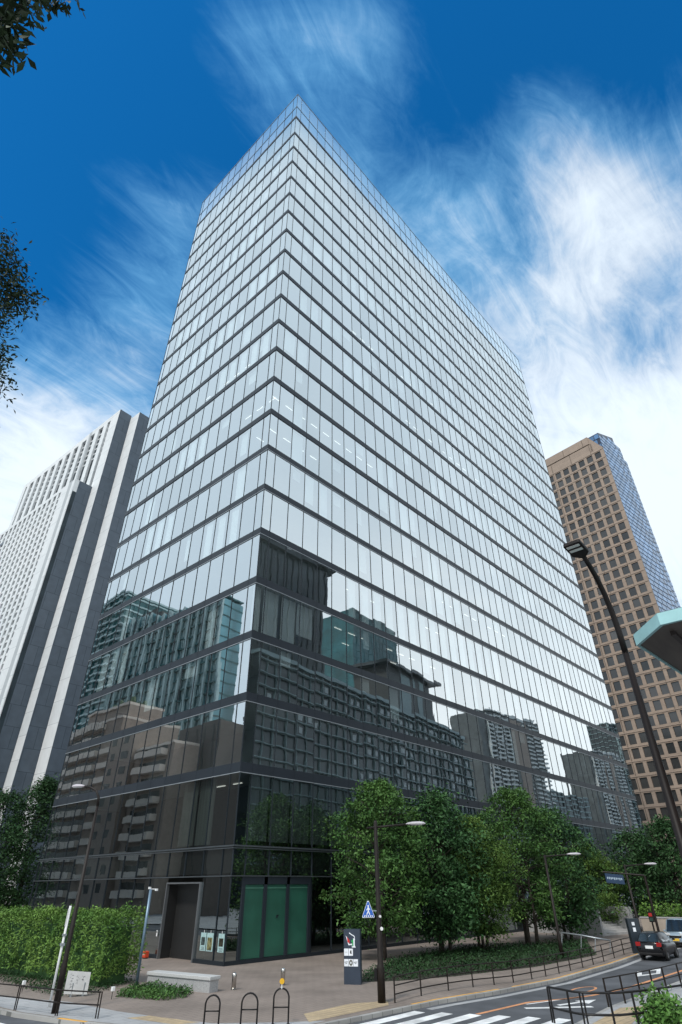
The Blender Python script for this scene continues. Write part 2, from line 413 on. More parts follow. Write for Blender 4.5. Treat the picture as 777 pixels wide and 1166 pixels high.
MB().box(0, LFT, -3.06, 0, ZW-1.5, ZW, WT).build('top_beam', M_wcl, wt)
MB().box(0, 3.6, -.5, 0, -40, ZW-1.5, WT).build('edge_pier', M_wcl, wt)
MB().box(-.04, .0, -3.06, -.02, -40, ZW-.02, WT).box(.0, .2, -3.0, -.5, -40, ZW-1.5, WT).build('return_wall', M_gcl, wt)
MB().box(0, LFT, -22, -3.06, ZW-1.6, ZW-.3, WT).build('roof', M_wcl, wt)
MB().box(.4, LFT-.3, -.6, -.5, ZW, ZW+.5, WT).build('roof_rail', M_gcl, wt)
MB().box(-3.81, -.05, -3.5, -3.06, -40, ZW-1.0, WT).build('side_pier', M_wcl, wt)
MB().box(-3.85, -3.81, -8, -3.08, -40, ZW-1.02, WT).box(-3.8, -.05, -8, -3.5, -40, ZW-1.2, WT).build('side_return_wall', M_gcl, wt)
FP = 3.93
nf = 11
for k in range(nf):
    s0 = 4.95+FP*k
    MB().box(s0, s0+1.75, -.5, .0, 40, ZW-1.5, WT).build('fin', M_wcl, wt)
MB().box(46.9, LFT, -.5, .02, -40, ZW-1.5, WT).build('far_pier', M_wcl, wt)
# storeys: spandrels of the upper bays and the lower window grid that stands forward
sp = MB()
z = 90
while z < ZW-2:
    sp.box(3.6, 46.9, -.54, -.47, z, z+.34, WT); z += 1.56
sp.build('spandrel_grid', M_wcl, wt)
CO, CT = 4.0, 79.0
MB().box(8.6, 75, -.4, CO-.48, -40, CT-1, WT).build('front_block', M_wwin, wt)
MB().box(8.6, 75, -.4, CO, CT-1.0, CT-.05, WT).build('front_parapet', M_wcl, wt)
MB().box(2.95, 8.6, .02, CO, -40, CT, WT).build('front_pier', M_wcl, wt)
MB().box(2.90, 2.948, 0.05, CO-1.0, -40, CT-.05, WT).build('front_return_wall', M_gcl, wt)
MB().box(2.91, 2.945, CO-.99, CO-.15, -40, CT-3.2, WT).build('slot_window', M_wwin, wt)
cf = MB(); cp = 2.35
k = 0
s = 8.6+.95
while s < 72:
    cf.box(s, s+1.05, CO-.50, CO-.02, 5, CT-1.0, WT); s += cp
cf.build('pier_grid', M_wcl, wt)
ss = []
z = 8.0
while z < CT-2:
    q = MB()
    s = 8.6
    while s < 72:
        q.box(s-.1, s+1.0, CO-.47, CO-.16, z, z+.5, WT)
        s += cp
    ss.append(q); z += 1.55
q = MB()
for p_ in ss:
    i = len(q.v); q.v += p_.v; q.f += [tuple(i+a for a in f) for f in p_.f]
stuff(q.build('sill_blocks', M_wcl, wt))
q = MB()
z = 12.0
while z < CT-3:
    q.box(34.0, 36.2, CO-.02, CO+.02, z, z+.8, WT); z += 3.1
q.build('louvre', M_gcl, wt)

# ================================================================== TAN TOWER (right, behind)
a83 = math.radians(83.0)
Pt = far(697, 541.7, 200); et = np.array([math.cos(a83), math.sin(a83)]); nt_ = np.array([-et[1], et[0]])
def TT(s, off, z): return (Pt[0]+et[0]*s+nt_[0]*off, Pt[1]+et[1]*s+nt_[1]*off, z)
tt = thing('tan_office_tower', 'tan tiled office tower with square windows and blue glass flank', 'office tower', TT(0, 0, 0))
M_tan = brickmat('tan_tiles', (.322, .248, .194, 1), (.292, .225, .177, 1), (.16, .12, .09, 1), 1.75, 1.04, mortar=.02, rough=.6, bump=.1, var=.08, axis='y')
M_tan2 = mat('tan_ledge', (.32, .245, .192), rough=.6, var=.1, scale=.4)
M_twin = mat('tan_tower_glass', (.040, .038, .036), rough=.12, var=.6, scale=.06, island=.6, spec=.7)
M_blue = mat('blue_curtain_glass', (.12, .23, .40), rough=.12, metal=.35, var=.25, scale=.08, island=.28)
M_bfr = mat('navy_frame', (.012, .022, .05), rough=.4)
WTOP, PZ, PS = 149.0, 4.15, 3.50
NW, NR = 13, 36
wz = [147.1-PZ*k for k in range(NR)]
ws = [1.25+PS*k for k in range(NW)]
# wall as a grid: piers, beams, returns
wl = MB()
wl.box(-.1, ws[0], -.6, 0, 0, 148.4, TT)
for k in range(NW-1): wl.box(ws[k]+2.35, ws[k+1], -.6, 0, 0, 152.5, TT)
wl.box(ws[-1]+2.35, 52, -.6, 0, 0, 152.5, TT)
for k in range(NW):
    for r in range(NR):
        wl.box(ws[k], ws[k]+2.35, -.6, -.0005, wz[r], (wz[r-1]-3.0) if r else (152.4 if k else 148.4), TT)
wl.build('wall', M_tan, tt)
MB().box(4.3, 52, -.8, .25, 152.6, 156.2, TT).build('parapet', M_tan, tt)
led = MB()
for r in range(0, NR): led.box(-.1, 52, 0.002, .14, wz[r]+.38, wz[r]+.58, TT)
for k in range(1, 12): led.box(4.3+k*4.2, 4.34+k*4.2, .25, .28, 152.8, 156.1, TT)
led.build('ledge', M_tan2, tt)
wins = []
for k in range(NW):
    for r in range(NR):
        c = TT(ws[k]+1, -.5, wz[r]); q = MB().box(ws[k]-.02, ws[k]+2.37, -.42, -.30, wz[r]-3.02, wz[r]+.02, TT)
        wins.append((key(*c), q))
repeats('window', 'far_windows', wins, M_twin, tt)
# projecting balconies towards the hidden end of the face
bal = MB()
for r in range(NR):
    bal.box(ws[9]-.6, 52, .141, .9, wz[r]-3.6, wz[r]-3.2, TT)
bal.build('balcony_slab', M_tan2, tt)
# sloping shoulder between the face and the taller blue core
MB().poly([TT(4.3, 0, 156.2), TT(4.3, 0, 148.4), TT(-.1, 0, 148.4)]).poly([TT(4.3, 0, 156.2), TT(-.1, 0, 148.4), TT(-.1, -6, 148.4), TT(4.3, -6, 156.2)]).build('shoulder', M_tan, tt)
# blue glass flank: three setbacks, panes laid in running bond
steps = [(-.1, -15.9, 160.0), (-15.9, -24.2, 159.0), (-24.2, -30, 156.0)]
fl = MB()
q = [(-.7, 0), (-15.9, 0), (-15.9, 162), (-.7, 156.2)]
fl.poly([TT(0, o, z) for o, z in q]).poly([TT(5.2, o, z) for o, z in q[::-1]])
for u_, v_ in zip(q, q[1:]+q[:1]): fl.quad(TT(0, *u_), TT(5.2, *u_), TT(5.2, *v_), TT(0, *v_))
fl.box(5.2, 50, -15.9, -.9, 0, 154, TT).box(1.0, 9, -24.2, -15.9, 0, 161.3, TT).box(9, 50, -24.2, -15.9, 0, 154, TT).box(2.0, 9, -30, -24.2, 0, 157.5, TT).box(9, 50, -30, -24.2, 0, 154, TT)
fl.build('blue_core', M_bfr, tt)
bp_ = []
for (o0, o1, s, top) in ((-.65, -15.9, 0, 161.5), (-15.9, -24.2, 1.0, 161.3), (-24.2, -30, 2.0, 157.5)):
    z = top-.3; r = 0
    while z > 8:
        o = o0 - (1.9 if r % 2 else .1)
        if r % 2 and (s > 0 or z < 156): bp_.append((key(*TT(s, o0, z)), MB().box(s-.12, s-.01, o0-1.55, o0-.1, z-1.72, z-.1, TT)))
        while o - 1.4 > o1:
            w = min(3.15, o-o1-.1)
            if s == 0 and z > 156+(-.7-o)*.37: o -= 3.6; continue
            bp_.append((key(*TT(s, o, z)), MB().box(s-.12, s-.01, o-w, o, z-1.72, z-.1, TT))); o -= 3.6
        z -= 2.08; r += 1
s = 4.4
z = 155.9; r = 0
while z > 150:
    x = .15+(1.0 if r % 2 else 0)
    while x < 3.6:
        bp_.append((key(*TT(x, -.6, z)), MB().box(x, x+1.7, -.69, -.58, z-2.3, z-.2, TT))); x += 2.0
    z -= 2.6; r += 1
repeats('blue_pane', 'blue_panes', bp_, M_blue, tt)

# ================================================================== BUILDINGS FACING THE TOWER, seen in its glass
def slabbed(name, label, cat, fr, L, D, H, pitch, mats, col=4.0, glassz=.65, fins=True, side=None, depth=.5, z0=0):
    """block with storeys: core glass + floor belts + piers; fr maps (along, depth, z), depth 0 = the face that looks at the tower"""
    t = thing(name, label, cat, fr(L/2, D/2, 0))
    M_wall, M_gl, M_fin = mats
    MB().box(0, L, .3, D, z0, H-.2, fr).build('wall', M_gl, t)
    bl = MB(); z = z0+pitch*(1-glassz)
    fl = z0
    while fl < H-.5:
        h = min(pitch*(1-glassz), H-fl)
        bl.box(-depth*.5, L+depth*.5, .3-depth, D+depth*.5, fl, fl+h, fr); fl += pitch
    bl.box(-depth*.5, L+depth*.5, .3-depth, D+depth*.5, H-.9, H, fr)
    bl.build('floor_belt', M_wall, t)
    if fins:
        f_ = MB(); x = 0
        while x <= L: f_.box(x-.18, x+.18, .3-depth*.9, .3, z0, H-.95, fr); x += col
        y = col
        while y <= D: f_.box(-depth*.45, 0, y-.18, y+.18, z0, H-.95, fr).box(L, L+depth*.45, y-.18, y+.18, z0, H-.95, fr); y += col
        f_.build('pier', M_fin, t)
    return t
def framed(o, ang):        # local (along, depth, z) -> world, along direction = ang, depth to its right
    c, s_ = math.cos(ang), math.sin(ang)
    return lambda a, d, z: (o[0]+c*a+s_*d, o[1]+s_*a-c*d, z)
def frameL(o, ang):        # depth to its left
    c, s_ = math.cos(ang), math.sin(ang)
    return lambda a, d, z: (o[0]+c*a-s_*d, o[1]+s_*a+c*d, z)
M_tealg = mat('teal_glass', (.10, .26, .31), rough=.25, var=.55, scale=.12, stretch=(1, 1, .25))
M_tealw = mat('pale_teal_metal', (.34, .47, .49), rough=.5)
M_teald = mat('deep_teal_glass', (.012, .085, .095), rough=.12, var=.5, scale=.08)
M_dk = mat('dark_facade', (.030, .033, .034), rough=.5, var=.3)
M_dk2 = mat('grey_louvre', (.20, .27, .275), rough=.5)
M_dkg = mat('dark_window', (.026, .036, .040), rough=.2, var=.5, scale=.2)
M_br = mat('brown_brick', (.30, .245, .21), rough=.8, var=.12)
M_br2 = mat('beige_balcony', (.62, .55, .49), rough=.8, var=.08)
M_grw = mat('grey_concrete', (.55, .57, .56), rough=.8, var=.1)
M_grd = mat('grey_window', (.06, .07, .072), rough=.3, var=.5, scale=.3)
# left face (mirror of x): virtual x>0 becomes -x
def mirrored_teal():
    fr = frameL((-80, 117.5), PI/2-.07)
    t = thing('teal_glass_tower', 'pleated teal glass tower reflected near the corner of the big glass tower', 'office tower', fr(30, 10, 0))
    b = MB()
    # pleated plan: saw-tooth face looking east
    pts = []
    x = 0
    while x < 66: pts += [(x, 0), (x+4.6, 1.9)]; x += 4.6
    pts += [(66, 9), (0, 9)]
    P_ = [fr(p[0], p[1], 0)[:2] for p in pts]
    def sl(s): return 90+s*.13
    i = len(b.v); n_ = len(P_)
    b.v += [(p[0], p[1], 0) for p in P_] + [(p[0], p[1], sl(q[0])) for p, q in zip(P_, pts)]
    b.f.append(tuple(i+n_+k for k in range(n_)))
    for k in range(n_): b.f.append((i+k, i+(k+1) % n_, i+n_+(k+1) % n_, i+n_+k))
    b.build('wall', M_tealg, t)
    f_ = MB(); x = 0
    while x < 66:
        for q in range(4): f_.box(x+q*1.15-.1, x+q*1.15+.1, .35*q-.5, .35*q+.1, 0, sl(x), fr)
        f_.box(x-.3, x+.25, -.7, .2, 0, sl(x), fr); x += 4.6
    f_.build('facade_grid', M_tealw, t)
    l_ = MB(); z = 3.6
    while z < 93:
        l_.box(-.1, 66, -.06, 9.1, z, z+.5, fr); z += 3.8
    l_.build('floor_belt', M_teald, t)
    MB().box(44, 66, 3, 8, 94, 99, fr).build('plant_room', M_dk, t)
mirrored_teal()
slabbed('ribbed_office_block', 'dark office block with pale ribs reflected at the far left edge of the glass tower', 'office block',
        frameL((-80, 194), PI/2-.05), 40, 30, 118, 3.4, (M_tealw, M_teald, M_teald), col=6, glassz=.78, depth=.9)
slabbed('round_office_block', 'grey green office block with thin floor lines reflected beside the tower corner', 'office block',
        frameL((-60, 62), PI/2+.3), 24, 20, 41.5, 1.9, (M_dk, M_tealg, M_tealg), col=50, glassz=.86, depth=.5)
def mirrored_apartments():
    t = thing('apartment_block', 'brown stepped apartment block with beige balconies reflected in the left face', 'apartment block', (-46, 98, 0))
    fr = frameL((-40, 73), PI/2)
    b = MB().box(0, 14, 0, 14, 0, 29.5, fr).box(14.01, 24, -2, 14, 0, 33, fr).box(24.01, 62, -.5, 16, 0, 38.5, fr).box(26, 46, 2, 12, 38.5, 42.5, fr)
    b.build('wall', M_br, t)
    bal, win = MB(), MB()
    for fl in range(12):
        z = 2.6+fl*3.1
        if z < 38:
            bal.box(31, 60, -2.2, -.51, z, z+1.25, fr); win.box(31.5, 59.5, -.54, -.505, z+1.26, z+2.5, fr)
        if z < 28: bal.box(2, 12, -1.6, -.01, z, z+1.25, fr); win.box(2.4, 11.6, -.04, -.005, z+1.26, z+2.4, fr)
        if z < 31: bal.box(24.2, 29.5, -1.9, -.51, z, z+1.2, fr); win.box(16, 18, -2.04, -2.005, z+.8, z+2.3, fr).box(20.5, 22.5, -2.04, -2.005, z+.8, z+2.3, fr)
    bal.build('balcony', M_br2, t); win.build('window', M_dkg, t)
    d_ = MB()
    for k in range(13): d_.box(31+k*2.4-.04, 31+k*2.4+.04, -2.23, -2.2, 2.6, 38.2, fr)
    d_.build('balcony_divider', M_dk, t)
    MB().box(24, 62, -.7, 16.2, 38.5, 39.1, fr).box(26, 46, 1.5, 12.4, 42.5, 43.1, fr).box(0, 14, -.2, 14, 29.5, 30, fr).build('roof_edge', M_br2, t)
    rp = MB()
    for k in range(40):
        x, y = RNG.uniform(28, 44), RNG.uniform(3, 10); h = RNG.uniform(.6, 2.2)
        c = fr(x, y, 43.1); rp.lathe([(.05, 0), (.7, h*.4), (.6, h*.8), (.1, h)], c, 6)
    rp.build('roof_planting', mat('roof_green', (.05, .09, .04), var=.4), t)
    t2 = thing('brick_tower_block', 'dark brown windowless block reflected beside the stepped apartment block', 'building', (-52, 70, 0))
    f2 = frameL((-46, 66), PI/2)
    MB().box(0, 15, 0, 14, 0, 34, f2).build('wall', mat('dark_brown_cladding', (.085, .07, .063), rough=.6), t2)
    w_ = MB()
    for k in range(4): w_.box(2+k*3.2, 2.3+k*3.2, -.06, 0, 0, 33.2, f2)
    w_.build('rib', M_dk, t2)
mirrored_apartments()
# right face (mirror of y): virtual y>0 becomes -y
def lattice():
    fr = framed((77, -92), math.radians(-8))
    t = thing('latticed_office_block', 'long dark office block with pale grid ledges reflected in the lower right face', 'office block', fr(70, 10, 0))
    L_ = 153
    MB().box(0, L_, .8, 40, 0, 63.8, fr).build('wall', M_dkg, t)
    a, c = MB(), MB()
    z = 2
    while z < 63:
        a.box(-.4, L_+1.8, -.5, .8, z, z+.24, fr); z += 4.0
    a.box(-.5, L_+.5, -.3, 40, 63.8, 65.0, fr); a.build('ledge', M_dk2, t)
    x = 0
    while x <= L_: c.box(x-.1, x+.1, .3, .8, 0, 63.6, fr); x += 4.6
    c.build('pier', M_dk2, t)
    w = []
    for r in range(15):
        for k in range(33):
            if RNG.random() < (.06 if k < 10 else .5): w.append((r*100+k, MB().box(k*4.6+1.2, k*4.6+3.2, .70, .79, 3.2+r*4, 4.9+r*4, fr)))
    repeats('lit_blind', 'blinds', w, mat('grey_blind', (.42, .46, .46), var=.2), t)
    p = thing('rooftop_pavilion', 'dark roof pavilion with flat overhanging roof reflected above the latticed block', 'building', fr(110, 14, 65))
    MB().box(84, 124, 4, 20, 65, 83.5, fr).build('wall', M_dk, p)
    MB().box(81, 128, 1.5, 23, 83.5, 84.8, fr).build('roof', M_dkg, p)
    MB().box(96, 106, 3.9, 4.0, 66, 82, fr).box(110, 114, 3.9, 4.0, 66, 82, fr).build('window', M_dk2, p)
lattice()
def darkslab():
    fr = framed((40, -100), 0)
    t = thing('dark_slab_tower', 'black slab tower with overhanging roof reflected beside the tower corner', 'office tower', fr(35, 10, 0))
    MB().box(0, 73, 0, 30, 0, 107, fr).build('wall', M_dkg, t)
    MB().box(-3, 77, -1.5, 33, 107, 109, fr).build('roof', M_dk, t)
    r = MB()
    for k in range(25): r.box(k*3-.25, k*3+.25, -.3, 0, 0, 107, fr)
    r.build('rib', M_dk, t)
darkslab()
slabbed('teal_corner_tower', 'deep teal glass tower reflected right of the curtained corner offices', 'office tower', framed((226, -182), math.radians(-4)), 50, 44, 153, 4.2,
        (M_teald, M_teald, M_teald), col=4, glassz=.86, depth=.25)
def apartments(name, label, o, ang, L, H, fl=3.2, step=None):
    fr = framed(o, ang); t = thing(name, label, 'apartment tower', fr(L/2, 12, 0))
    MB().box(0, L, 1.6, 30, 0, H, fr).build('wall', M_grd, t)
    a, w, c = MB(), MB(), MB()
    z = 3
    while z < H-3:
        a.box(L*.12, L*.48, 0, 1.6, z, z+1.15, fr).box(L*.80, L+1.2, .2, 28, z, z+1.15, fr); z += fl
    for k in range(5): c.box(L*(.12+.09*k)-.25, L*(.12+.09*k)+.25, .05, 1.7, 0, H-2, fr)
    for k in range(6): c.box(L+.9, L+1.25, 2+k*5, 2.5+k*5, 0, H-2, fr)
    c.box(L*.1, L*.5, -.2, 4, H, H+.8, fr).box(L*.55, L*.9, 1, 10, H, H+2.2, fr)
    for k in range(8): c.box(L*.1+k*L*.11, L*.1+k*L*.11+.4, 1.5, 2, H, H+3, fr)
    a.build('balcony', M_grw, t); c.build('frame', M_grw, t)
    w.box(L*.55, L*.78, 1.3, 1.6, 0, H-1, fr); w.build('brown_panel', M_br, t)
apartments('grey_apartment_tower', 'grey apartment tower with white balconies reflected in the middle of the right face', (377, -186), math.radians(7), 80, 119)
apartments('slim_apartment_tower', 'pale slim apartment tower reflected near the far end of the right face', (583, -182), math.radians(7), 60, 116)
slabbed('tall_green_tower', 'tall green grey tower reflected at the far right edge of the glass tower', 'office tower', framed((656, -178), math.radians(5)), 60, 30, 155, 5,
        (M_dk2, M_dkg, M_dk2), col=9, glassz=.9, depth=1.5)
slabbed('low_office_block', 'low dark office block reflected between the two apartment towers', 'office block', framed((458, -180), math.radians(4)), 70, 30, 68, 4,
        (M_dk2, M_dkg, M_dk), col=6, glassz=.75)

# ================================================================== GROUND
M_ground = mat('far_concrete', (.16, .16, .155), rough=.9, var=.15, scale=.05)
M_asph = mat('asphalt', (.085, .089, .097), rough=.85, var=.34, scale=.5, bump=.25, bscale=40, spec=.3, detail=9)
M_pave = brickmat('brown_paving', (.238, .196, .168, 1), (.220, .181, .155, 1), (.165, .135, .116, 1), .6, .3, mortar=.018, rough=.75, bump=.2, var=.22)
M_walk = brickmat('grey_paving', (.37, .37, .37, 1), (.33, .335, .34, 1), (.22, .22, .22, 1), .6, .6, mortar=.012, rough=.8, bump=.2, var=.12)
M_kerb = brickmat('kerb_stone', (.36, .35, .33, 1), (.31, .30, .285, 1), (.15, .15, .14, 1), .6, 5, mortar=.015, rough=.8, var=.2)
M_paint = mat('road_paint', (.74, .74, .73), rough=.6, var=.3, scale=1.6, bump=.2)
M_orange = mat('orange_paint', (.62, .28, .13), rough=.7, var=.2, scale=3)
M_yellow = mat('yellow_kerb_paint', (.70, .36, .06), rough=.7, var=.25, scale=2.5)
M_tact = brickmat('tactile_paving', (.47, .36, .22, 1), (.40, .31, .20, 1), (.28, .22, .15, 1), .3, .3, mortar=.02, rough=.8, offset=0)
def sheet(name, pts, z, m): return struct(MB().poly([(p[0], p[1], z) for p in pts]).build(name, m))
RZ = -0.13          # carriageway, a kerb below the pavement
sheet('ground', [(-3000, -3000), (3000, -3000), (3000, 3000), (-3000, 3000)], -.16, M_ground)
# the road along the tower and the road crossing at the left
sheet('road', [(-400, -24.0), (-24.5, -24.0), (-24.5, -400), (-15.2, -400), (-15.2, -24.2), (-3.4, -24.2), (1.2, -23.85), (400, -24.4), (400, -17.4), (25, -17.5), (15.9, -18.35), (7.5, -18.7), (1.6, -18.15), (-1.8, -17.55), (-5.3, -17.35), (-9.6, -17.1), (-11.8, -15.8), (-13.6, -12.6), (-14.45, -9.8), (-15.2, -6.2), (-15.9, 4), (-15.9, 400), (-24.5, 400), (-24.5, -17.5), (-400, -17.5)], RZ, M_asph)
plaza_edge = [(25, -17.35), (15.9, -18.2), (7.5, -18.55), (1.6, -18.0), (-1.8, -17.4), (-5.3, -17.2), (-9.5, -16.95), (-11.65, -15.7), (-13.45, -12.5), (-14.3, -9.7), (-15.05, -6.1), (-15.75, 4)]
pl = MB().prism([(400, -17.3)] + plaza_edge + [(-15.75, 400), (400, 400)], -.2, 0)
struct(pl.build('plaza_paving', M_pave))
def kerb_run(name, pts, w, m, z0=-.16, z1=.004, gap=0.0):
    """kerb stones along a polyline"""
    b = MB(); P_ = [Vector((p[0], p[1])) for p in pts]
    off = []
    for i, p in enumerate(P_):
        t = (P_[min(i+1, len(P_)-1)]-P_[max(i-1, 0)]).normalized(); off.append(Vector((-t.y, t.x)))
    for i in range(len(P_)-1):
        a, c = P_[i], P_[i+1]; oa, oc = off[i]*w, off[i+1]*w
        q = [(a.x, a.y), (c.x, c.y), (c.x+oc.x, c.y+oc.y), (a.x+oa.x, a.y+oa.y)]
        n = len(b.v); b.v += [(u[0], u[1], z0) for u in q] + [(u[0], u[1], z1) for u in q]
        for f in ((4, 5, 6, 7), (0, 1, 5, 4), (2, 3, 7, 6), (3, 2, 1, 0)): b.f.append(tuple(n+k for k in f))
        if i == 0: b.f.append((n, n+4, n+7, n+3))
        if i == len(P_)-2: b.f.append((n+1, n+2, n+6, n+5))
    return struct(b.build(name, m))
kerb_run('kerb', [(400, -17.35)] + [(p[0], p[1]-.03) for p in plaza_edge[:7]], .2, M_kerb)
kerb_run('kerb', [(p[0]-.02, p[1]-.02) for p in plaza_edge[6:]] + [(-15.8, 300)], .2, M_kerb)
# painted lengths of kerb
kerb_run('kerb_paint', [(40, -17.22), (25, -17.3), (15.9, -18.14), (7.5, -18.49), (3.5, -18.12)], .10, M_yellow, .003, .009)
kerb_run('kerb_paint', [(2.4, -18.0), (-1.8, -17.33), (-3.6, -17.22)], .12, M_yellow, .003, .009)
kerb_run('kerb_paint', [(-14.2, -10.1), (-14.55, -8.6)], .16, M_yellow, .005, .011)
kerb_run('gutter', [(60, -17.75), (25, -17.9), (15.9, -18.75), (7.5, -19.1), (1.6, -18.55), (-1.8, -17.95), (-3.3, -17.8)], .32, M_walk, RZ-.02, RZ+.006)
# light strip of pavement behind the left kerb and at the corner
sheet('sidewalk', [(-15.7, 12), (-14.0, 12), (-13.9, -1.3), (-12.6, -5.3), (-12.4, -9.0), (-12.0, -11.5), (-11.4, -14.0), (-9.6, -15.9), (-8.4, -16.9), (-9.55, -16.9), (-11.6, -15.65), (-13.4, -12.45), (-14.25, -9.7), (-15.0, -6.1)], .004, M_walk)
sheet('tactile_paving', [(-9.0, -16.6), (-8.0, -15.3), (-5.1, -15.2), (-3.6, -16.0), (-4.4, -16.7)], .008, M_tact)
sheet('tactile_paving', [(-12.95, -10.6), (-12.1, -10.9), (-11.6, -13.5), (-12.4, -13.2)], .008, M_tact)
# near corner pavement
near = [(400, -24.5), (1.2, -23.95), (-3.2, -24.3), (-4.6, -25.2), (-5.4, -27.0), (-5.6, -400), (400, -400)]
struct(MB().prism(near[::-1], -.2, 0).build('sidewalk', M_walk))
kerb_run('kerb', [near[4], near[3], near[2], near[1], near[0]], .16, M_kerb)
sheet('tactile_paving', [(-3.4, -24.7), (1.0, -24.25), (2.4, -25.0), (-3.2, -25.9)], .008, M_tact)
sheet('sidewalk', [(-24.6, -400), (-24.6, -24.1), (-400, -24.1), (-400, -400)], -.02, M_walk)
sheet('sidewalk', [(-24.6, 400), (-400, 400), (-400, -17.4), (-24.6, -17.4)], -.02, M_walk)
# painted markings
cw = MB()
for k in range(6):
    y = -17.95-1.03*k; x0 = -9.1+.62*k; x1 = -4.0+.46*k
    cw.poly([(x0, y-.26, RZ+.004), (x1, y-.30, RZ+.004), (x1, y+.24, RZ+.004), (x0, y+.28, RZ+.004)])
struct(cw.build('crosswalk', M_paint))
def line(name, pts, w, m, z=RZ+.005):
    b = MB()
    for a, c in zip(pts, pts[1:]):
        t = Vector((c[0]-a[0], c[1]-a[1])).normalized()*w/2; n = (-t.y, t.x)
        b.quad((a[0]-n[0], a[1]-n[1], z), (c[0]-n[0], c[1]-n[1], z), (c[0]+n[0], c[1]+n[1], z), (a[0]+n[0], a[1]+n[1], z))
    return struct(b.build(name, m))
line('lane_line', [(-3.0, -20.05), (0.8, -20.35), (2.6, -21.2), (4.3, -21.75), (7.8, -22.2), (16, -22.3), (40, -21.8), (100, -21.2)], .2, M_orange)
ring = [(5.75+.9*math.cos(a)*1.3, -20.75+.42*math.sin(a)) for a in np.linspace(0, 2*PI, 24)]
line('painted_ring', ring, .12, M_orange)
line('stop_line', [(-.6, -20.9), (1.5, -22.9)], .3, M_paint)
line('lane_line', [(.3, -20.5), (3.8, -21.6)], .12, M_paint)
line('lane_line', [(-15.6, -13), (-16.4, -4), (-17, 20)], .15, M_paint)
wm = MB(); q = [(14.4, -20.4), (16.6, -21.05), (14.2, -21.75), (12.2, -21.15)]
c0 = np.mean(q, axis=0)
for a, c in zip(q, q[1:]+q[:1]):
    a, c = np.array(a), np.array(c); ai, ci = c0+(a-c0)*.62, c0+(c-c0)*.62
    wm.quad((*a, RZ+.005), (*c, RZ+.005), (*ci, RZ+.005), (*ai, RZ+.005))
struct(wm.build('road_mark', M_paint))
am = MB().poly([(1.0, -21.55, RZ+.005), (2.6, -22.1, RZ+.005), (2.5, -22.25, RZ+.005), (.9, -21.75, RZ+.005)]).poly([(2.4, -21.75, RZ+.0055), (3.3, -22.35, RZ+.0055), (2.1, -22.5, RZ+.0055)])
struct(am.build('arrow_mark', M_paint))

# planting bed under the trees
M_soil = mat('bed_soil', (.035, .034, .02), rough=.95, var=.3, scale=3)
bed = [(1.6, -12.6), (5.0, -13.9), (11.5, -15.4), (20.5, -15.6), (26, -13.0), (31, -10.4), (24, -8.4), (19.1, -5.4), (8.7, -6.6), (2.5, -9.6), (-.2, -11.2)]
sheet('planting_bed', bed, .006, M_soil)
M_leaf = []
def leafmat(name, c, c2, island=.35):
    m = mat(name, c, rough=.6, var=.3, scale=.55, col2=c2, island=island, spec=.22)
    return m
L_tree = leafmat('tree_leaf', (.022, .068, .016), (.082, .165, .038))
L_deep = leafmat('deep_leaf', (.018, .056, .020), (.050, .118, .036))
L_fresh = leafmat('fresh_leaf', (.030, .080, .014), (.115, .190, .040))
L_dark = leafmat('dark_leaf', (.020, .055, .020), (.040, .095, .030))
L_hedge = leafmat('hedge_leaf', (.050, .125, .022), (.165, .275, .055))
L_cover = leafmat('cover_leaf', (.012, .036, .012), (.028, .066, .020))
L_over = leafmat('overhang_leaf', (.018, .034, .014), (.030, .050, .018))  # dark dull green for the overhanging crowns
L_bush = leafmat('bush_leaf', (.060, .150, .03), (.14, .26, .06))
M_bark = mat('bark', (.045, .036, .028), rough=.9, var=.4, scale=6, bump=.6)

def leaves_mesh(name, pos, size, m, rng, updown=.5, aspect=.45, nrm=None):
    """many small folded leaf faces at the given points"""
    n = len(pos)
    d = rng.normal(size=(n, 3)); d[:, 2] = d[:, 2]*.7-.15
    d /= np.linalg.norm(d, axis=1)[:, None]
    u = rng.normal(size=(n, 3)); u[:, 2] += updown*2
    if nrm is not None: u += nrm*1.2
    s = np.cross(d, u); s /= (np.linalg.norm(s, axis=1)[:, None]+1e-9)
    w = np.cross(s, d)
    L = size*rng.uniform(.6, 1.3, n)[:, None]
    a = pos; b = pos+d*L*.5+s*L*aspect*.5+w*L*.08; c = pos+d*L; e = pos+d*L*.5-s*L*aspect*.5+w*L*.08
    V = np.stack([a, b, c, e], 1).reshape(-1, 3)
    me = bpy.data.meshes.new(name); me.vertices.add(4*n); me.vertices.foreach_set('co', V.astype(np.float32).ravel())
    me.loops.add(4*n); me.loops.foreach_set('vertex_index', np.arange(4*n, dtype=np.int32))
    me.polygons.add(n); me.polygons.foreach_set('loop_start', np.arange(0, 4*n, 4, dtype=np.int32))
    me.polygons.foreach_set('loop_total', np.full(n, 4, dtype=np.int32))
    me.update(calc_edges=True); me.validate(); me.materials.append(m)
    return me
def linkmesh(name, me, parent=None):
    o = bpy.data.objects.new(name, me); COL.objects.link(o)
    if parent is not None: o.parent = parent
    return o
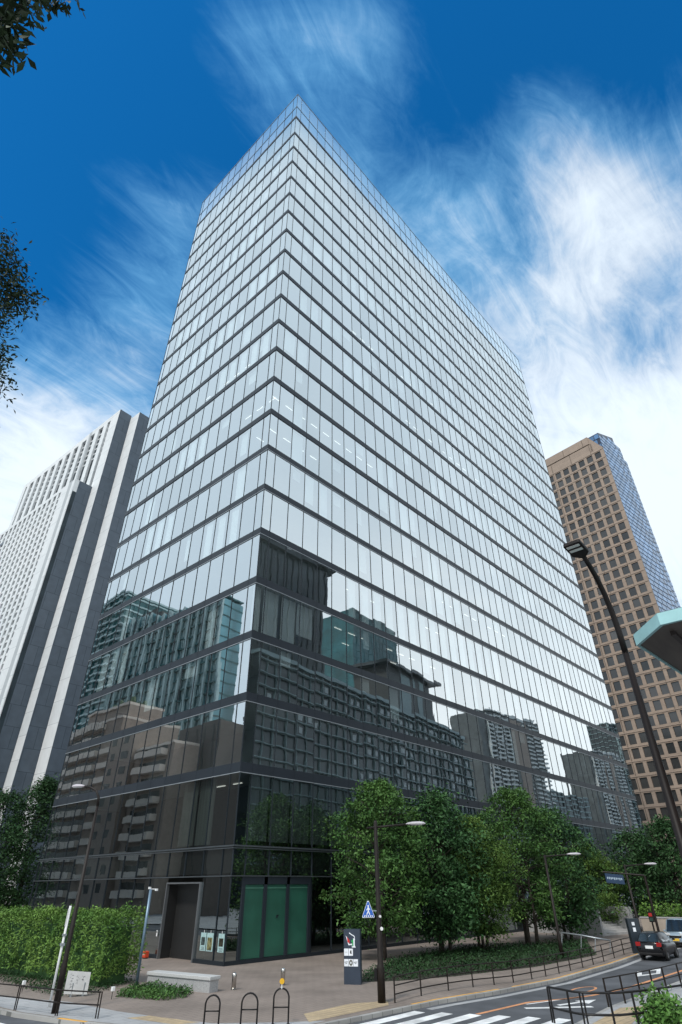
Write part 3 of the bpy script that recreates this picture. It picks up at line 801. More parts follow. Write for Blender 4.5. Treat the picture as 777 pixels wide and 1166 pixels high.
def crown_points(rng, h0, h1, rx, n_clump, per, spread, shape='egg'):
    """leaf points gathered in clumps on boughs through the crown's volume"""
    P_ = []; C_ = []
    for _ in range(n_clump):
        t = rng.uniform(0, 1)
        if shape == 'egg': prof = (math.sin(PI*min(1, .12+.88*t)**.8))**.6 if t < 1 else .1
        elif shape == 'column': prof = min(1, (t+.25)*2.2)*min(1, (1.04-t)*2.6)**.7
        r = rx*prof*math.sqrt(rng.uniform(.2, 1)); an = rng.uniform(0, 2*PI)
        r *= 1+.28*math.sin(3*an+t*9)+.15*math.sin(5*an-t*14)
        c = np.array([r*math.cos(an), r*math.sin(an), h0+(h1-h0)*t]); C_.append(c)
        k = int(per*rng.uniform(.5, 1.5)); sp = spread*rng.uniform(.6, 1.35)
        q = rng.normal(size=(k, 3))*np.array([sp, sp, sp*.55]); q[:, 2] -= .25*np.hypot(q[:, 0], q[:, 1])
        P_.append(c+q)
    return np.concatenate(P_), C_
def make_tree(name, label, base, height, rad, seed, crown0=.16, leaf=.26, n_clump=190, per=70, stems=3, m=None, shape='column', group='trees along the plaza', spread=.55):
    rng = np.random.default_rng(seed)
    t = thing(name, label, 'tree', (base[0], base[1], 0), group)
    pts, cl = crown_points(rng, height*crown0, height*.985, rad, n_clump, per, spread, shape)
    tr = MB()
    for s in range(stems):
        an = rng.uniform(0, 2*PI); o = np.array([.35*math.cos(an), .35*math.sin(an)]) if stems > 1 else np.zeros(2)
        path = []
        hh = height*rng.uniform(.75, .93)
        for k in range(9):
            f_ = k/8; path.append((o[0]*(1+f_*1.6)+.12*math.sin(f_*7+s), o[1]*(1+f_*1.6)+.12*math.cos(f_*6+s), -.05+hh*f_))
        tr.tube(path, [(.15 if stems > 1 else .22)*(1-.85*k/8)*(height/11) for k in range(9)], 7)
        for c in cl[s::stems][:26]:
            f_ = max(.15, min(.95, (c[2]-rng.uniform(.6, 1.8))/hh)); k = f_*8; i = min(7, int(k)); w = k-i
            a = np.array(path[i])*(1-w)+np.array(path[i+1])*w
            mid = (a+c)/2+np.array([0, 0, .15])
            tr.tube([a, mid, c], [.05, .035, .012], 5)
    o = linkmesh('trunk', tr.mesh('trunk', M_bark, True), t)
    linkmesh('crown', leaves_mesh('crown', pts, leaf, m or L_tree, rng), t)
    return t
# row along the plaza, each with its own crown
row = [((437, 1093), 888, 57, 'broad leafy street tree behind the dark lamp post with a yellow tinged top', 21),
       ((508, 1087), 898, 52, 'leafy tree with a full dark crown, second in the row from the sign pillar', 22),
       ((552, 1083), 930, 46, 'lower brighter green tree standing before two taller trees in the row', 23),
       ((606, 1076), 895, 54, 'tallest looking tree in mid row with a high domed crown', 24),
       ((648, 1070), 920, 46, 'dark crowned tree beyond the high domed one, near the pale hand rail', 25),
       ((684, 1061), 960, 36, 'small dim tree at the foot of the plaza stairs', 26)]
for (px, py), ytop, hw, lab, sd in row:
    b = at(px, py); d = math.hypot(b[0]-CAM[0], b[1]-CAM[1]); z = far(px, ytop, d)[2]
    depth = np.dot(np.array([b[0], b[1], z*.5])-CAM, FW)
    kind = sd % 3
    make_tree('street_tree', lab, b, z, hw*depth/FOC*.86, sd, crown0=(.15, .11, .14)[kind], leaf=(.25, .30, .22)[kind], n_clump=(250, 210, 270)[kind], per=(88, 84, 100)[kind], spread=(.40, .50, .38)[kind], m=(L_tree, L_deep, L_fresh)[kind])
for (px, py), ytop, hw, lab, sd in (((744, 1060), 943, 29, 'tree standing behind the parked looking black car and grey van', 31),
                                    ((790, 1062), 930, 30, 'tree at the right edge of the view beyond the grey van', 32)):
    b = at(px, py); d = math.hypot(b[0]-CAM[0], b[1]-CAM[1]); z = far(px, ytop, d)[2]
    depth = np.dot(np.array([b[0], b[1], z*.5])-CAM, FW)
    make_tree('street_tree', lab, b, z, hw*depth/FOC, sd, crown0=.2, leaf=.34, n_clump=170, per=62, m=L_dark)
for (px, D, ytop, hw, lab, sd) in ((26, 84, 884, 31, 'dark tree behind the hedge at the left edge of the glass tower', 41), (-22, 82, 897, 40, 'dark tree behind the hedge cut by the left edge of the view', 42)):
    b = far(px, 1000, D); z = far(px, ytop, D)[2]
    depth = np.dot(np.array([b[0], b[1], z*.5])-CAM, FW)
    make_tree('street_tree', lab, b, z, hw*depth/FOC*1.05, sd, crown0=.1, leaf=.3, n_clump=300, per=65, stems=1, m=L_dark, group='trees behind the hedge')

def shell_points(rng, n, x0, x1, y0, y1, z0, z1, lump=.42):
    """points on the sides and top of a clipped box of foliage, lumpy"""
    P_ = []; Nn = []
    A = [(y1-y0)*(z1-z0), (y1-y0)*(z1-z0), (x1-x0)*(z1-z0), (x1-x0)*(z1-z0), (x1-x0)*(y1-y0)]
    A = np.array(A)/sum(A)
    for _ in range(n):
        f_ = rng.choice(5, p=A); x, y, z = rng.uniform(x0, x1), rng.uniform(y0, y1), rng.uniform(z0, z1); nn = np.zeros(3)
        if f_ == 0: x = x0; nn[0] = -1
        elif f_ == 1: x = x1; nn[0] = 1
        elif f_ == 2: y = y0; nn[1] = -1
        elif f_ == 3: y = y1; nn[1] = 1
        else: z = z1; nn[2] = 1
        p = np.array([x, y, z])
        # round the shoulders
        e = max(0, (z-(z1-.5))/.5)
        if f_ < 2: p[0] += (.35*e*e)*(1 if f_ == 0 else -1)
        if f_ in (2, 3): p[1] += (.35*e*e)*(1 if f_ == 2 else -1)
        q = mnoise.noise(Vector(p)*.9)*lump + mnoise.noise(Vector(p)*2.6)*lump*.75 + max(0, mnoise.noise(Vector(p)*5.5)-.25)*lump*1.2
        p = p+nn*(q-abs(rng.normal())*.12)
        hol = mnoise.noise(Vector(p)*1.7+Vector((9, 3, 1)))
        if hol < -.12 and rng.random() < .75: p = p-nn*.22
        if hol < -.25 and rng.random() < .6: continue
        P_.append(p); Nn.append(nn)
    return np.array(P_), np.array(Nn)
# hedge
rng = np.random.default_rng(5)
hA, hB = at(108, 1126), at(-10, 1110)
hd = np.array([hB[0]-hA[0], hB[1]-hA[1]]); hl = np.linalg.norm(hd); hang = math.atan2(hd[1], hd[0])
hedge = thing('hedge', 'long clipped bright green hedge left of the tower entrance', 'hedge', (hA[0], hA[1], 0)); hedge.rotation_euler.z = hang
pts, nn = shell_points(rng, 30000, 0, hl+3, -2.6, 0.0, .35, 3.0)
linkmesh('foliage', leaves_mesh('foliage', pts, .19, L_hedge, rng, nrm=nn, aspect=.3), hedge)
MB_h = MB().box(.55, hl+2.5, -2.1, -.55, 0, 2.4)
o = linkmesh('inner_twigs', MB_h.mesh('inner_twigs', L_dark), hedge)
# ground cover: bed and the patch before the granite wall
def cover(name, poly, n, h, size, m, seed):
    rg = np.random.default_rng(seed); poly = np.array(poly); lo, hi = poly.min(0), poly.max(0); P_ = []
    def inside(p):
        c = False; j = len(poly)-1
        for i in range(len(poly)):
            if (poly[i][1] > p[1]) != (poly[j][1] > p[1]) and p[0] < (poly[j][0]-poly[i][0])*(p[1]-poly[i][1])/(poly[j][1]-poly[i][1])+poly[i][0]: c = not c
            j = i
        return c
    while len(P_) < n:
        p = rg.uniform(lo, hi)
        if inside(p): P_.append((p[0], p[1], .02+h*rg.uniform(0, 1)**1.5*(.6+.8*abs(mnoise.noise(Vector((p[0]*.8, p[1]*.8, 0)))))))
    return stuff(linkmesh(name, leaves_mesh(name, np.array(P_), size, m, rg, updown=1.0)))
cover('ground_cover', bed, 16000, .38, .17, L_cover, 8)
cover('ground_cover', [(-10.6, -5.7), (-8.6, -3.9), (-7.9, -4.2), (-7.6, -7.4), (-8.6, -8.4), (-9.8, -8.3)], 3600, .30, .13, L_tree, 9)
cover('ground_cover', [(-12.4, -3.6), (-10.9, -4.2), (-7.0, -1.6), (-10.2, 9.2), (-11.4, 9.0), (-12.2, 1)], 4500, .22, .13, L_cover, 10)

# overhanging trees at the left, rooted outside the view
def overhang(label, root, tips, rest, leaf, seed, per, spread, trunk_r, sub=None):
    rg = np.random.default_rng(seed)
    t = thing('overhanging_tree', label, 'tree', (root[0], root[1], 0))
    b = MB(); top = np.array([root[0]-.4, root[1]-.4, max(p[2] for p in tips)*.92])
    path = [np.array([root[0], root[1], -.1])*(1-k/6)+top*k/6+np.array([.15*math.sin(k), .12*math.cos(k*1.3), 0]) for k in range(7)]
    b.tube(path, [trunk_r*(1-.7*k/6) for k in range(7)], 8)
    P_ = []
    allc = [np.array(c) for c in list(tips)+list(rest)]
    rc = np.mean([np.array(c) for c in rest], axis=0)
    a0 = path[4]; b1 = a0*.45+rc*.55+np.array([0, 0, .25]); bough = [a0, b1, rc]
    b.tube(bough, [trunk_r*.5, trunk_r*.32, trunk_r*.16], 7)
    for c in allc:
        f_ = rg.uniform(.45, 1.0); a = (bough[0]*(1-2*f_)+bough[1]*2*f_) if f_ < .5 else bough[1]*(2-2*f_)+bough[2]*(2*f_-1)
        mid = (a+c)/2+np.array([0, 0, .10]); b.tube([a, mid, c], [.022, .014, .005], 5)
        n = int(per*rg.uniform(.7, 1.3)); P_.append(c+rg.normal(size=(n, 3))*spread)
        u = rg.uniform(.55, 1, n//3)[:, None]; P_.append(mid*(1-u)+c*u+rg.normal(size=(n//3, 3))*spread*.6)
    for k in range(10):          # the rest of the crown, round the trunk and outside the view
        c = top+rg.normal(size=3)*np.array([.5, .5, .9])+np.array([-1.6, -.9, .5]); P_.append(c+rg.normal(size=(per*2, 3))*spread*2)
        b.tube([path[5], (path[5]+c)/2+np.array([0, 0, .2]), c], [.04, .02, .006], 5)
    P_ = np.concatenate(P_)
    for v in ('trunk',):
        b.v = [(x-root[0], y-root[1], z) for x, y, z in b.v]
    linkmesh('trunk', b.mesh('trunk', M_bark, True), t)
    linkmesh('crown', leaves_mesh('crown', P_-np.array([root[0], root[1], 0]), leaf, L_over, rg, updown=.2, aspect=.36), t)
D1 = 4.5
tipsA = [far(x, y, D1+dz) for x, y, dz in ((4, 8, 0), (18, 4, .2), (30, -2, .1), (10, 25, 0), (22, 22, .2), (38, 8, .3), (5, 42, .1), (14, 50, 0), (-4, 60, .1), (52, -6, .2), (66, -4, .1), (78, -6, 0))]
restA = [far(x, y, D1+.3) for x, y in ((-40, 10), (-60, 60), (-30, -40), (20, -50), (60, -50), (-90, 0), (-80, 120), (-40, 70))]
overhang('tree whose dark long leaves hang into the top left corner', (CAM[0]-3.4, CAM[1]+5.6), tipsA, restA, .16, 51, 38, .095, .16)
D2 = 14.0
tipsB = [far(x, y, D2+dz) for x, y, dz in ((0, 275, 0), (10, 290, .2), (4, 305, 0), (16, 312, .2), (6, 325, .1), (20, 335, 0), (12, 345, .2), (0, 350, 0), (30, 342, .1), (2, 370, .1), (-8, 400, .1), (-6, 425, 0), (-5, 440, .1), (-2, 405, .1))]
restB = [far(x, y, D2+.4) for x, y in ((-40, 280), (-60, 330), (-50, 380), (-40, 430), (-80, 300), (-100, 400), (-60, 480), (-30, 470), (-30, 330), (-25, 300))]
overhang('tree whose small leaved branch tips show against the sky at the left edge', (far(-120, 350, D2)[0], far(-120, 350, D2)[1]), tipsB, restB, .16, 52, 130, .23, .25)
# bush before the near railing
rng = np.random.default_rng(77)
bb = at(768, 1172, 0)
bush = thing('bush', 'bright green bush inside the curved railing at the lower right corner', 'bush', (bb[0], bb[1], 0))
P_ = []
for _ in range(60):
    v = rng.normal(size=3); v /= np.linalg.norm(v); v[2] = abs(v[2]); c = v*np.array([1.15, 1.15, 0.85])*rng.uniform(.55, 1)
    P_.append(c+rng.normal(size=(50, 3))*.17)
linkmesh('foliage', leaves_mesh('foliage', np.concatenate(P_), .17, L_bush, rng), bush)
st_ = MB()
for k in range(7):
    a = k*.9; st_.tube([(0, 0, 0), (.4*math.cos(a), .4*math.sin(a), .35), (.8*math.cos(a), .8*math.sin(a), .65)], [.03, .02, .01], 5)
linkmesh('stems', st_.mesh('stems', M_bark), bush)

# ================================================================== STREET FURNITURE
def loc(t, x, y, z): return (x, y, z)
# granite bench wall
wl_a, wl_b = np.array([-7.95, -3.85]), np.array([-7.25, -8.15])
bw = thing('granite_wall', 'low pale granite bench wall at the plaza edge beside the hedge', 'low wall', (wl_a[0], wl_a[1], 0))
dv = (wl_b-wl_a)/np.linalg.norm(wl_b-wl_a); nv = np.array([-dv[1], dv[0]]); LW = np.linalg.norm(wl_b-wl_a)
def BW(a, d, z): return (wl_a[0]+dv[0]*a+nv[0]*d, wl_a[1]+dv[1]*a+nv[1]*d, z)
nb = 4
for k in range(nb):
    MB().box(k*LW/nb+.006, (k+1)*LW/nb-.006, .06, .64, 0, .46, BW).build('stone_block', M_granite, bw)
MB().box(-.04, LW+.04, 0, .72, .46, .60, BW).build('coping', mat('pale_granite', (.46, .46, .45), rough=.65, var=.18, scale=30), bw, bevel=.02)
# bollards
def bollard(loc_, label, h):
    t = thing('bollard', label, 'bollard', (loc_[0], loc_[1], 0), 'steel bollards on the plaza')
    r = .115
    MB().lathe([(r, 0), (r, h-.11), (r*.96, h-.07), (r*.8, h-.035), (r*.5, h-.01), (.01, h)], (loc_[0], loc_[1], 0), 20).build('post', M_steel, t, smooth=True)
    MB().lathe([(r+.02, 0), (r+.02, .015), (r+.003, .02)], (loc_[0], loc_[1], .002), 20).build('base_ring', M_steel, t)
bollard(at(266, 1127), 'polished steel bollard standing alone between the bench wall and the glass corner', .66)
bollard(at(322, 1122), 'polished steel bollard seen just above the loop stand with the yellow reflector', .70)
# hoop stands
def hoop(c, label, ang, h=.92, w=.55, refl=False):
    t = thing('hoop_stand', label, 'bike stand', (c[0], c[1], 0), 'hoop stands on the corner')
    ux, uy = math.cos(ang), math.sin(ang); R = w/2
    pts = [(-R, 0)] + [(-R, h-R)] + [(-R*math.cos(a), h-R+R*math.sin(a)) for a in np.linspace(.2, PI-.2, 9)] + [(R, h-R), (R, 0)]
    MB().tube([(c[0]+ux*p[0], c[1]+uy*p[0], p[1]) for p in pts], .03, 10).build('hoop', M_black, t, smooth=True)
    MB().tube([(c[0]-ux*(R-.02), c[1]-uy*(R-.02), .46), (c[0]+ux*(R-.02), c[1]+uy*(R-.02), .46)], .02, 8).build('cross_bar', M_black, t, smooth=True)
    for sg in (-1, 1): MB().lathe([(.06, 0), (.06, .012), (.035, .02)], (c[0]+ux*R*sg, c[1]+uy*R*sg, .002), 12).build('foot_plate', M_black, t)
    return t
vr = math.atan2(-.743, .669)
hp = [at(240, 1171), at(283, 1169), at(319.5, 1166)]
hoop(hp[0], 'black hoop stand nearest the bench wall, leftmost of three', vr, .90, .52)
hoop(hp[1], 'black hoop stand in the middle of three on the corner', vr, .92, .58)
hoop(hp[2], 'black hoop stand of the three that carries a round yellow reflector', vr, 1.0, .56)
c = hp[2]
t = thing('reflector', 'small round yellow reflector clamped on top of the third hoop stand', 'reflector', (c[0], c[1], 1.0))
nx, ny = -.669*.0-.743, -.669
vx, vy = math.cos(vr), math.sin(vr)
dsk = MB(); ang = [2*PI*k/20 for k in range(20)]
fx, fy = math.sin(vr), -math.cos(vr)        # facing the camera
dsk.poly([(c[0]+vx*.09*math.cos(a)+fx*.03, c[1]+vy*.09*math.cos(a)+fy*.03, 1.20+.09*math.sin(a)) for a in ang])
dsk.poly([(c[0]+vx*.09*math.cos(a)-fx*.0, c[1]+vy*.09*math.cos(a)-fy*.0, 1.20+.09*math.sin(a)) for a in ang[::-1]])
for a, b_ in zip(ang, ang[1:]+ang[:1]):
    dsk.quad((c[0]+vx*.09*math.cos(a), c[1]+vy*.09*math.cos(a), 1.2+.09*math.sin(a)), (c[0]+vx*.09*math.cos(b_), c[1]+vy*.09*math.cos(b_), 1.2+.09*math.sin(b_)),
             (c[0]+vx*.09*math.cos(b_)+fx*.03, c[1]+vy*.09*math.cos(b_)+fy*.03, 1.2+.09*math.sin(b_)), (c[0]+vx*.09*math.cos(a)+fx*.03, c[1]+vy*.09*math.cos(a)+fy*.03, 1.2+.09*math.sin(a)))
dsk.build('lens', mat('amber_lens', (.75, .42, .03), rough=.2), t)
MB().tube([(c[0], c[1], 1.02), (c[0], c[1], 1.115)], .02, 8).box(c[0]-.035, c[0]+.035, c[1]-.035, c[1]+.035, .985, 1.03).build('clamp', M_white, t)

def smooth(P_, k=3):
    P_ = [np.array(p) for p in P_]; out = []
    for i in range(len(P_)-1):
        p0, p1, p2, p3 = P_[max(i-1, 0)], P_[i], P_[i+1], P_[min(i+2, len(P_)-1)]
        for j in range(k):
            u = j/k; out.append(tuple(.5*((2*p1)+(p2-p0)*u+(2*p0-5*p1+4*p2-p3)*u*u+(3*p1-p0-3*p2+p3)*u**3)))
    return out+[tuple(P_[-1])]
def railing(label, pts, h, bars, r=.024, post_r=.032, extra=None, group='street railings', m=None, z0=0.0, twin=()):
    m = m or M_brownpost
    t = thing('railing', label, 'railing', (pts[0][0], pts[0][1], 0), group)
    for k, p in enumerate(pts):
        if k in twin:
            d = Vector((pts[min(k+1, len(pts)-1)][0]-pts[max(0, k-1)][0], pts[min(k+1, len(pts)-1)][1]-pts[max(0, k-1)][1])).normalized()*.055
            b = MB().tube([(p[0]-d.x, p[1]-d.y, z0), (p[0]-d.x, p[1]-d.y, z0+h)], post_r*.8, 8).tube([(p[0]+d.x, p[1]+d.y, z0), (p[0]+d.x, p[1]+d.y, z0+h)], post_r*.8, 8)
        else: b = MB().tube([(p[0], p[1], z0), (p[0], p[1], z0+h)], post_r, 8)
        b.build('post', m, t)
    for z in bars: MB().tube([(p[0], p[1], z0+z) for p in smooth(pts)], r, 8).build('rail', m, t)
    return t
rp = [at(x, y) for x, y in ((450, 1142), (480, 1134), (511, 1128), (539, 1124), (563, 1121.5), (585, 1119), (606, 1115), (622, 1112), (637, 1108.5), (650, 1105.5), (664, 1102), (676, 1098.5), (688, 1095), (700, 1091), (711, 1087), (722, 1084), (730, 1081))]
railing('long dark railing with three bars along the kerb below the row of trees', rp, .86, (.86, .57, .28), twin=())
rl = [at(x, y) for x, y in ((-30, 1145), (17, 1150.5), (64, 1157), (110, 1160))]
railing('low dark railing with twin posts before the hedge at the lower left', rl, .80, (.78, .40), twin=(0, 1, 2, 3), post_r=.03)
rr = [(0.9, -23.85), (2.2, -24.05), (3.6, -24.25), (4.9, -24.4), (6.3, -24.5), (8.2, -24.6), (10.5, -24.7)]
railing('straight dark railing on the near pavement facing the road and the black car', rr, .92, (.90, .48), post_r=.04)
fr_ = [(-3.45, -23.5), (-3.85, -24.4), (-3.95, -24.95), (-3.5, -25.75), (-2.7, -26.25), (-1.4, -26.75), (0.4, -27.25), (2.4, -27.7)]
railing('curved black railing bending round the near corner at the lower right', fr_, 1.0, (1.0, .42), r=.035, post_r=.04, m=M_black, twin=(0, 2))
# street lamps
def lamp_head(parent, p, d, L=.62, w=.24, m=None, tilt=0):
    d = Vector((d[0], d[1], 0)).normalized(); s = Vector((-d.y, d.x, 0))
    def F(a, b_, z): q = Vector(p)+d*a+s*b_; return (q.x, q.y, q.z+z+tilt*a)
    b = MB()
    sec = [(0, .25, .03), (.12, .7, .07), (.35, 1, .10), (.7, 1, .11), (.9, .75, .08), (1, .3, .03)]
    rings = []
    for u, ww, hh in sec:
        n = len(b.v)
        for k in range(10):
            a = 2*PI*k/10; b.v.append(F(u*L, math.cos(a)*ww*w/2, max(math.sin(a), -.35)*hh))
        rings.append(n)
    for r0, r1 in zip(rings, rings[1:]):
        for k in range(10): b.f.append((r0+k, r0+(k+1) % 10, r1+(k+1) % 10, r1+k))
    b.f.append(tuple(rings[0]+9-k for k in range(10))); b.f.append(tuple(rings[-1]+k for k in range(10)))
    h = b.build('lamp_head', m or mat('lamp_shell', (.46, .43, .45), rough=.4), parent, smooth=True)
    g = MB().box(.28*L, .82*L, -w*.34, w*.34, -.055, -.036, F)
    g.build('lens', mat('lamp_lens', (.55, .55, .52), rough=.2), h)
lm = at(435, 1142)
t = thing('street_lamp', 'dark brown lamp post at the crossing with one arm and a pale lamp head', 'street lamp', (lm[0], lm[1], 0), 'street lamps')
MB().lathe([(.17, 0), (.17, 1.15), (.15, 1.25), (.13, 1.3), (.085, 6.75), (.05, 6.85)], (lm[0], lm[1], 0), 14).build('pole', M_brownpost, t, smooth=True)
MB().box(lm[0]-.19, lm[0]-.05, lm[1]+.06, lm[1]+.22, .72, 1.15).build('control_box', M_black, t)
ad = Vector((.55, -.83, 0)).normalized()
MB().tube([(lm[0]-ad.x*.45, lm[1]-ad.y*.45, 6.52), (lm[0]+ad.x*1.6, lm[1]+ad.y*1.6, 6.66)], .045, 8).build('arm', M_brownpost, t, smooth=True)
lamp_head(t, (lm[0]+ad.x*1.5, lm[1]+ad.y*1.5, 6.66), ad, .95, .42)
MB().tube([(lm[0], lm[1], 3.0), (lm[0]-.08, lm[1]-.16, 3.0)], .05, 8).tube([(lm[0]+.02, lm[1]-.1, 2.55), (lm[0]-.06, lm[1]-.2, 2.55)], .07, 8).build('bracket', M_white, t)
# pedestrian crossing sign on that post
td = Vector((.669, -.743, 0)); tc_ = Vector(far(419.5, 1036, 31.3)); tf = Vector((-.743, -.669, 0))
t = thing('crossing_sign', 'blue triangular sign with a white walking figure hung beside the lamp post', 'traffic sign', tuple(tc_))
def TS(u, v, o=0): q = tc_+td*u*.74+tf*o; return (q.x, q.y, q.z+v*.9)
def tri(s, o, m, name, par):
    P_ = []
    for cx_, cy_ in ((-.42, -.36), (.42, -.36), (0, .42)):
        for k in (-1, 0, 1):
            P_.append((cx_*s, cy_*s))
    P_ = [(-.40*s, -.37*s), (.40*s, -.37*s), (.43*s, -.31*s), (.05*s, .42*s), (-.05*s, .42*s), (-.43*s, -.31*s)]
    b = MB(); n = len(P_)
    b.poly([TS(p[0], p[1], o+.012) for p in P_]); b.poly([TS(p[0], p[1], o) for p in P_[::-1]])
    for a, c2 in zip(P_, P_[1:]+P_[:1]): b.quad(TS(*a, o), TS(*c2, o), TS(*c2, o+.012), TS(*a, o+.012))
    return b.build(name, m, par)
M_sblue = mat('sign_blue', (.02, .10, .42), rough=.35); M_swhite = mat('sign_white', (.75, .78, .82), rough=.35)
pnl = tri(.88, 0, M_swhite, 'panel', t); tri(.80, .014, M_sblue, 'face', pnl)
fg = MB()
def stroke(b, a, c2, w, o=.033):
    a, c2 = Vector(a), Vector(c2); n = (c2-a).normalized(); n = Vector((-n.y, n.x))*w/2
    b.quad(TS(a.x-n.x, a.y-n.y, o), TS(c2.x-n.x, c2.y-n.y, o), TS(c2.x+n.x, c2.y+n.y, o), TS(a.x+n.x, a.y+n.y, o))
fg.poly([TS(.045*math.cos(a), .16+.045*math.sin(a), .033) for a in np.linspace(0, 2*PI, 10)[:-1]])
stroke(fg, (0, .12), (0, -.05), .075); stroke(fg, (0, -.04), (-.10, -.20), .05); stroke(fg, (0, -.04), (.09, -.20), .05, .034); stroke(fg, (-.02, .08), (-.11, -.02), .035, .035); stroke(fg, (.02, .08), (.11, .0), .035, .036)
for k in range(5): stroke(fg, (-.24+.12*k, -.29), (-.20+.105*k, -.22), .05, .031)
fg.build('walking_figure', M_swhite, pnl)
MB().tube([TS(0, -.05, -.02), (lm[0], lm[1], tc_.z-.05)], .025, 8).build('bracket', M_alu, t)
# left street lamp
ll = at(62, 1154)
t = thing('street_lamp', 'tall dark lamp post with swan neck top standing before the hedge', 'street lamp', (ll[0], ll[1], 0), 'street lamps')
hz = far(85, 893, math.hypot(ll[0]-CAM[0], ll[1]-CAM[1]))[2]
MB().lathe([(.125, 0), (.125, 1.5), (.10, 1.6), (.06, hz-.9)], (ll[0], ll[1], 0), 12).build('pole', M_brownpost, t, smooth=True)
la = Vector((-.5, .87, 0)).normalized()
MB().tube([(ll[0], ll[1], hz-.92), (ll[0]+la.x*.04, ll[1]+la.y*.04, hz-.5), (ll[0]+la.x*.25, ll[1]+la.y*.25, hz-.2), (ll[0]+la.x*.6, ll[1]+la.y*.6, hz-.05), (ll[0]+la.x*.95, ll[1]+la.y*.95, hz)], [.06, .056, .052, .047, .042], 10).build('swan_neck', M_brownpost, t, smooth=True)
lamp_head(t, (ll[0]+la.x*.9, ll[1]+la.y*.9, hz), la, .7, .3)
# lamps between the trees
def small_lamp(px, py, ytop, label, dirpx):
    b = at(px, py); d = math.hypot(b[0]-CAM[0], b[1]-CAM[1]); z = far(px, ytop, d)[2]
    t = thing('street_lamp', label, 'street lamp', (b[0], b[1], 0), 'street lamps')
    MB().lathe([(.13, 0), (.13, 1.2), (.1, 1.3), (.07, z)], (b[0], b[1], 0), 10).build('pole', M_brownpost, t, smooth=True)
    ad = Vector((dirpx*.6, -.8*dirpx if dirpx > 0 else .8, 0)).normalized() if dirpx > 0 else Vector((-.6, .8, 0))
    MB().tube([(b[0], b[1], z-.1), (b[0]+ad.x*1.8, b[1]+ad.y*1.8, z+.02)], .045, 8).build('arm', M_brownpost, t)
    lamp_head(t, (b[0]+ad.x*1.6, b[1]+ad.y*1.6, z+.02), ad, 1.0, .45)
small_lamp(641, 1092, 973, 'dark lamp post standing among the trees behind the long railing', 1)
small_lamp(734, 1080, 984, 'distant lamp post with pale head beside the black car', 1)
# near lamp on the right
nl = far(777, 960, 10.5)
t = thing('street_lamp', 'tall near lamp post leaning across the tan tower with a flat square head', 'street lamp', (nl[0], nl[1], 0), 'street lamps')
hd_ = far(657, 625, 9.5)
M_nl = mat('bronze_post', (.011, .008, .007), rough=.5, var=.2, spec=.2)
MB().lathe([(.11, 0), (.11, 1.4), (.085, 1.5), (.052, 7.45)], (nl[0], nl[1], 0), 16).build('pole', M_nl, t, smooth=True)
MB().lathe([(.22, 0), (.22, .03), (.15, .05)], (nl[0], nl[1], .002), 16).build('base_plate', M_nl, t)
dx, dy = hd_[0]-nl[0], hd_[1]-nl[1]; zt_ = hd_[2]
arm = [(nl[0], nl[1], 7.4)]+[(nl[0]+dx*f_, nl[1]+dy*f_, 7.45+(zt_-7.45)*g_) for f_, g_ in ((.02, .2), (.08, .42), (.2, .62), (.38, .79), (.60, .91), (.76, .97))]
MB().tube(arm, [.052, .050, .048, .046, .044, .042, .040], 12).build('swan_neck', M_nl, t, smooth=True)
hv = Vector((dx, dy, (zt_-7.4)*.10)).normalized(); hs_ = Vector((-hv.y, hv.x, 0)).normalized(); hn = hv.cross(hs_)
hc = Vector(arm[-1])
def HF(a, b_, z): q = hc+hv*a+hs_*b_+hn*z; return (q.x, q.y, q.z)
b = MB(); hw_ = .15
pl_ = [(0, -.04), (.12, -hw_), (.46, -hw_), (.48, -hw_+.02), (.48, hw_-.02), (.46, hw_), (.12, hw_), (0, .04)]
n = len(pl_); i = 0
b.v += [HF(p[0], p[1], -.035) for p in pl_]+[HF(p[0], p[1], .035) for p in pl_]
b.f.append(tuple(n-1-k for k in range(n))); b.f.append(tuple(n+k for k in range(n)))
for k in range(n): b.f.append((k, (k+1) % n, n+(k+1) % n, n+k))
head = b.build('lamp_head', M_nl, t, bevel=.01)
MB().box(.26, .32, -.11, .11, -.047, -.0355, HF).box(.38, .44, -.11, .11, -.047, -.0355, HF).box(.26, .32, -.11, .11, .0355, .047, HF).box(.38, .44, -.11, .11, .0355, .047, HF).build('led_strip', mat('led_lens', (.55, .52, .48), rough=.3), head)
# slim poles at the left
def pole(name, label, cat, b, h, r, m, caps):
    t = thing(name, label, cat, (b[0], b[1], 0))
    MB().tube([(b[0], b[1], 0), (b[0], b[1], h)], r, 12).build('pole', m, t, smooth=True)
    return t
wp = at(56, 1147)
t = pole('camera_pole', 'thin white pole with clamped fittings near its top, before the hedge', 'pole', wp, 3.5, .05, M_white, 0)
MB().tube([(wp[0], wp[1]+.02, 2.75), (wp[0], wp[1]+.02, 3.4)], .068, 10).build('fitting', mat('grey_fitting', (.5, .5, .5)), t)
MB().box(wp[0]-.08, wp[0]+.08, wp[1]-.08, wp[1]+.08, 2.05, 2.15).box(wp[0]-.07, wp[0]+.07, wp[1]-.07, wp[1]+.07, 2.4, 2.48).build('clamp', M_alu, t)
bp = at(155, 1125)
t = pole('camera_pole', 'slim blue grey steel pole with two small cameras at the end of the hedge', 'pole', bp, 4.1, .075, mat('blue_grey_steel', (.13, .19, .25), rough=.35, metal=.5), 0)
MB().box(bp[0]-.1, bp[0]+.0, bp[1]-.02, bp[1]+.1, 4.1, 4.2).box(bp[0]+.12, bp[0]+.24, bp[1]-.34, bp[1]-.22, 4.02, 4.12).tube([(bp[0], bp[1], 4.1), (bp[0]+.18, bp[1]-.28, 4.1)], .018, 6).build('camera_unit', M_white, t)
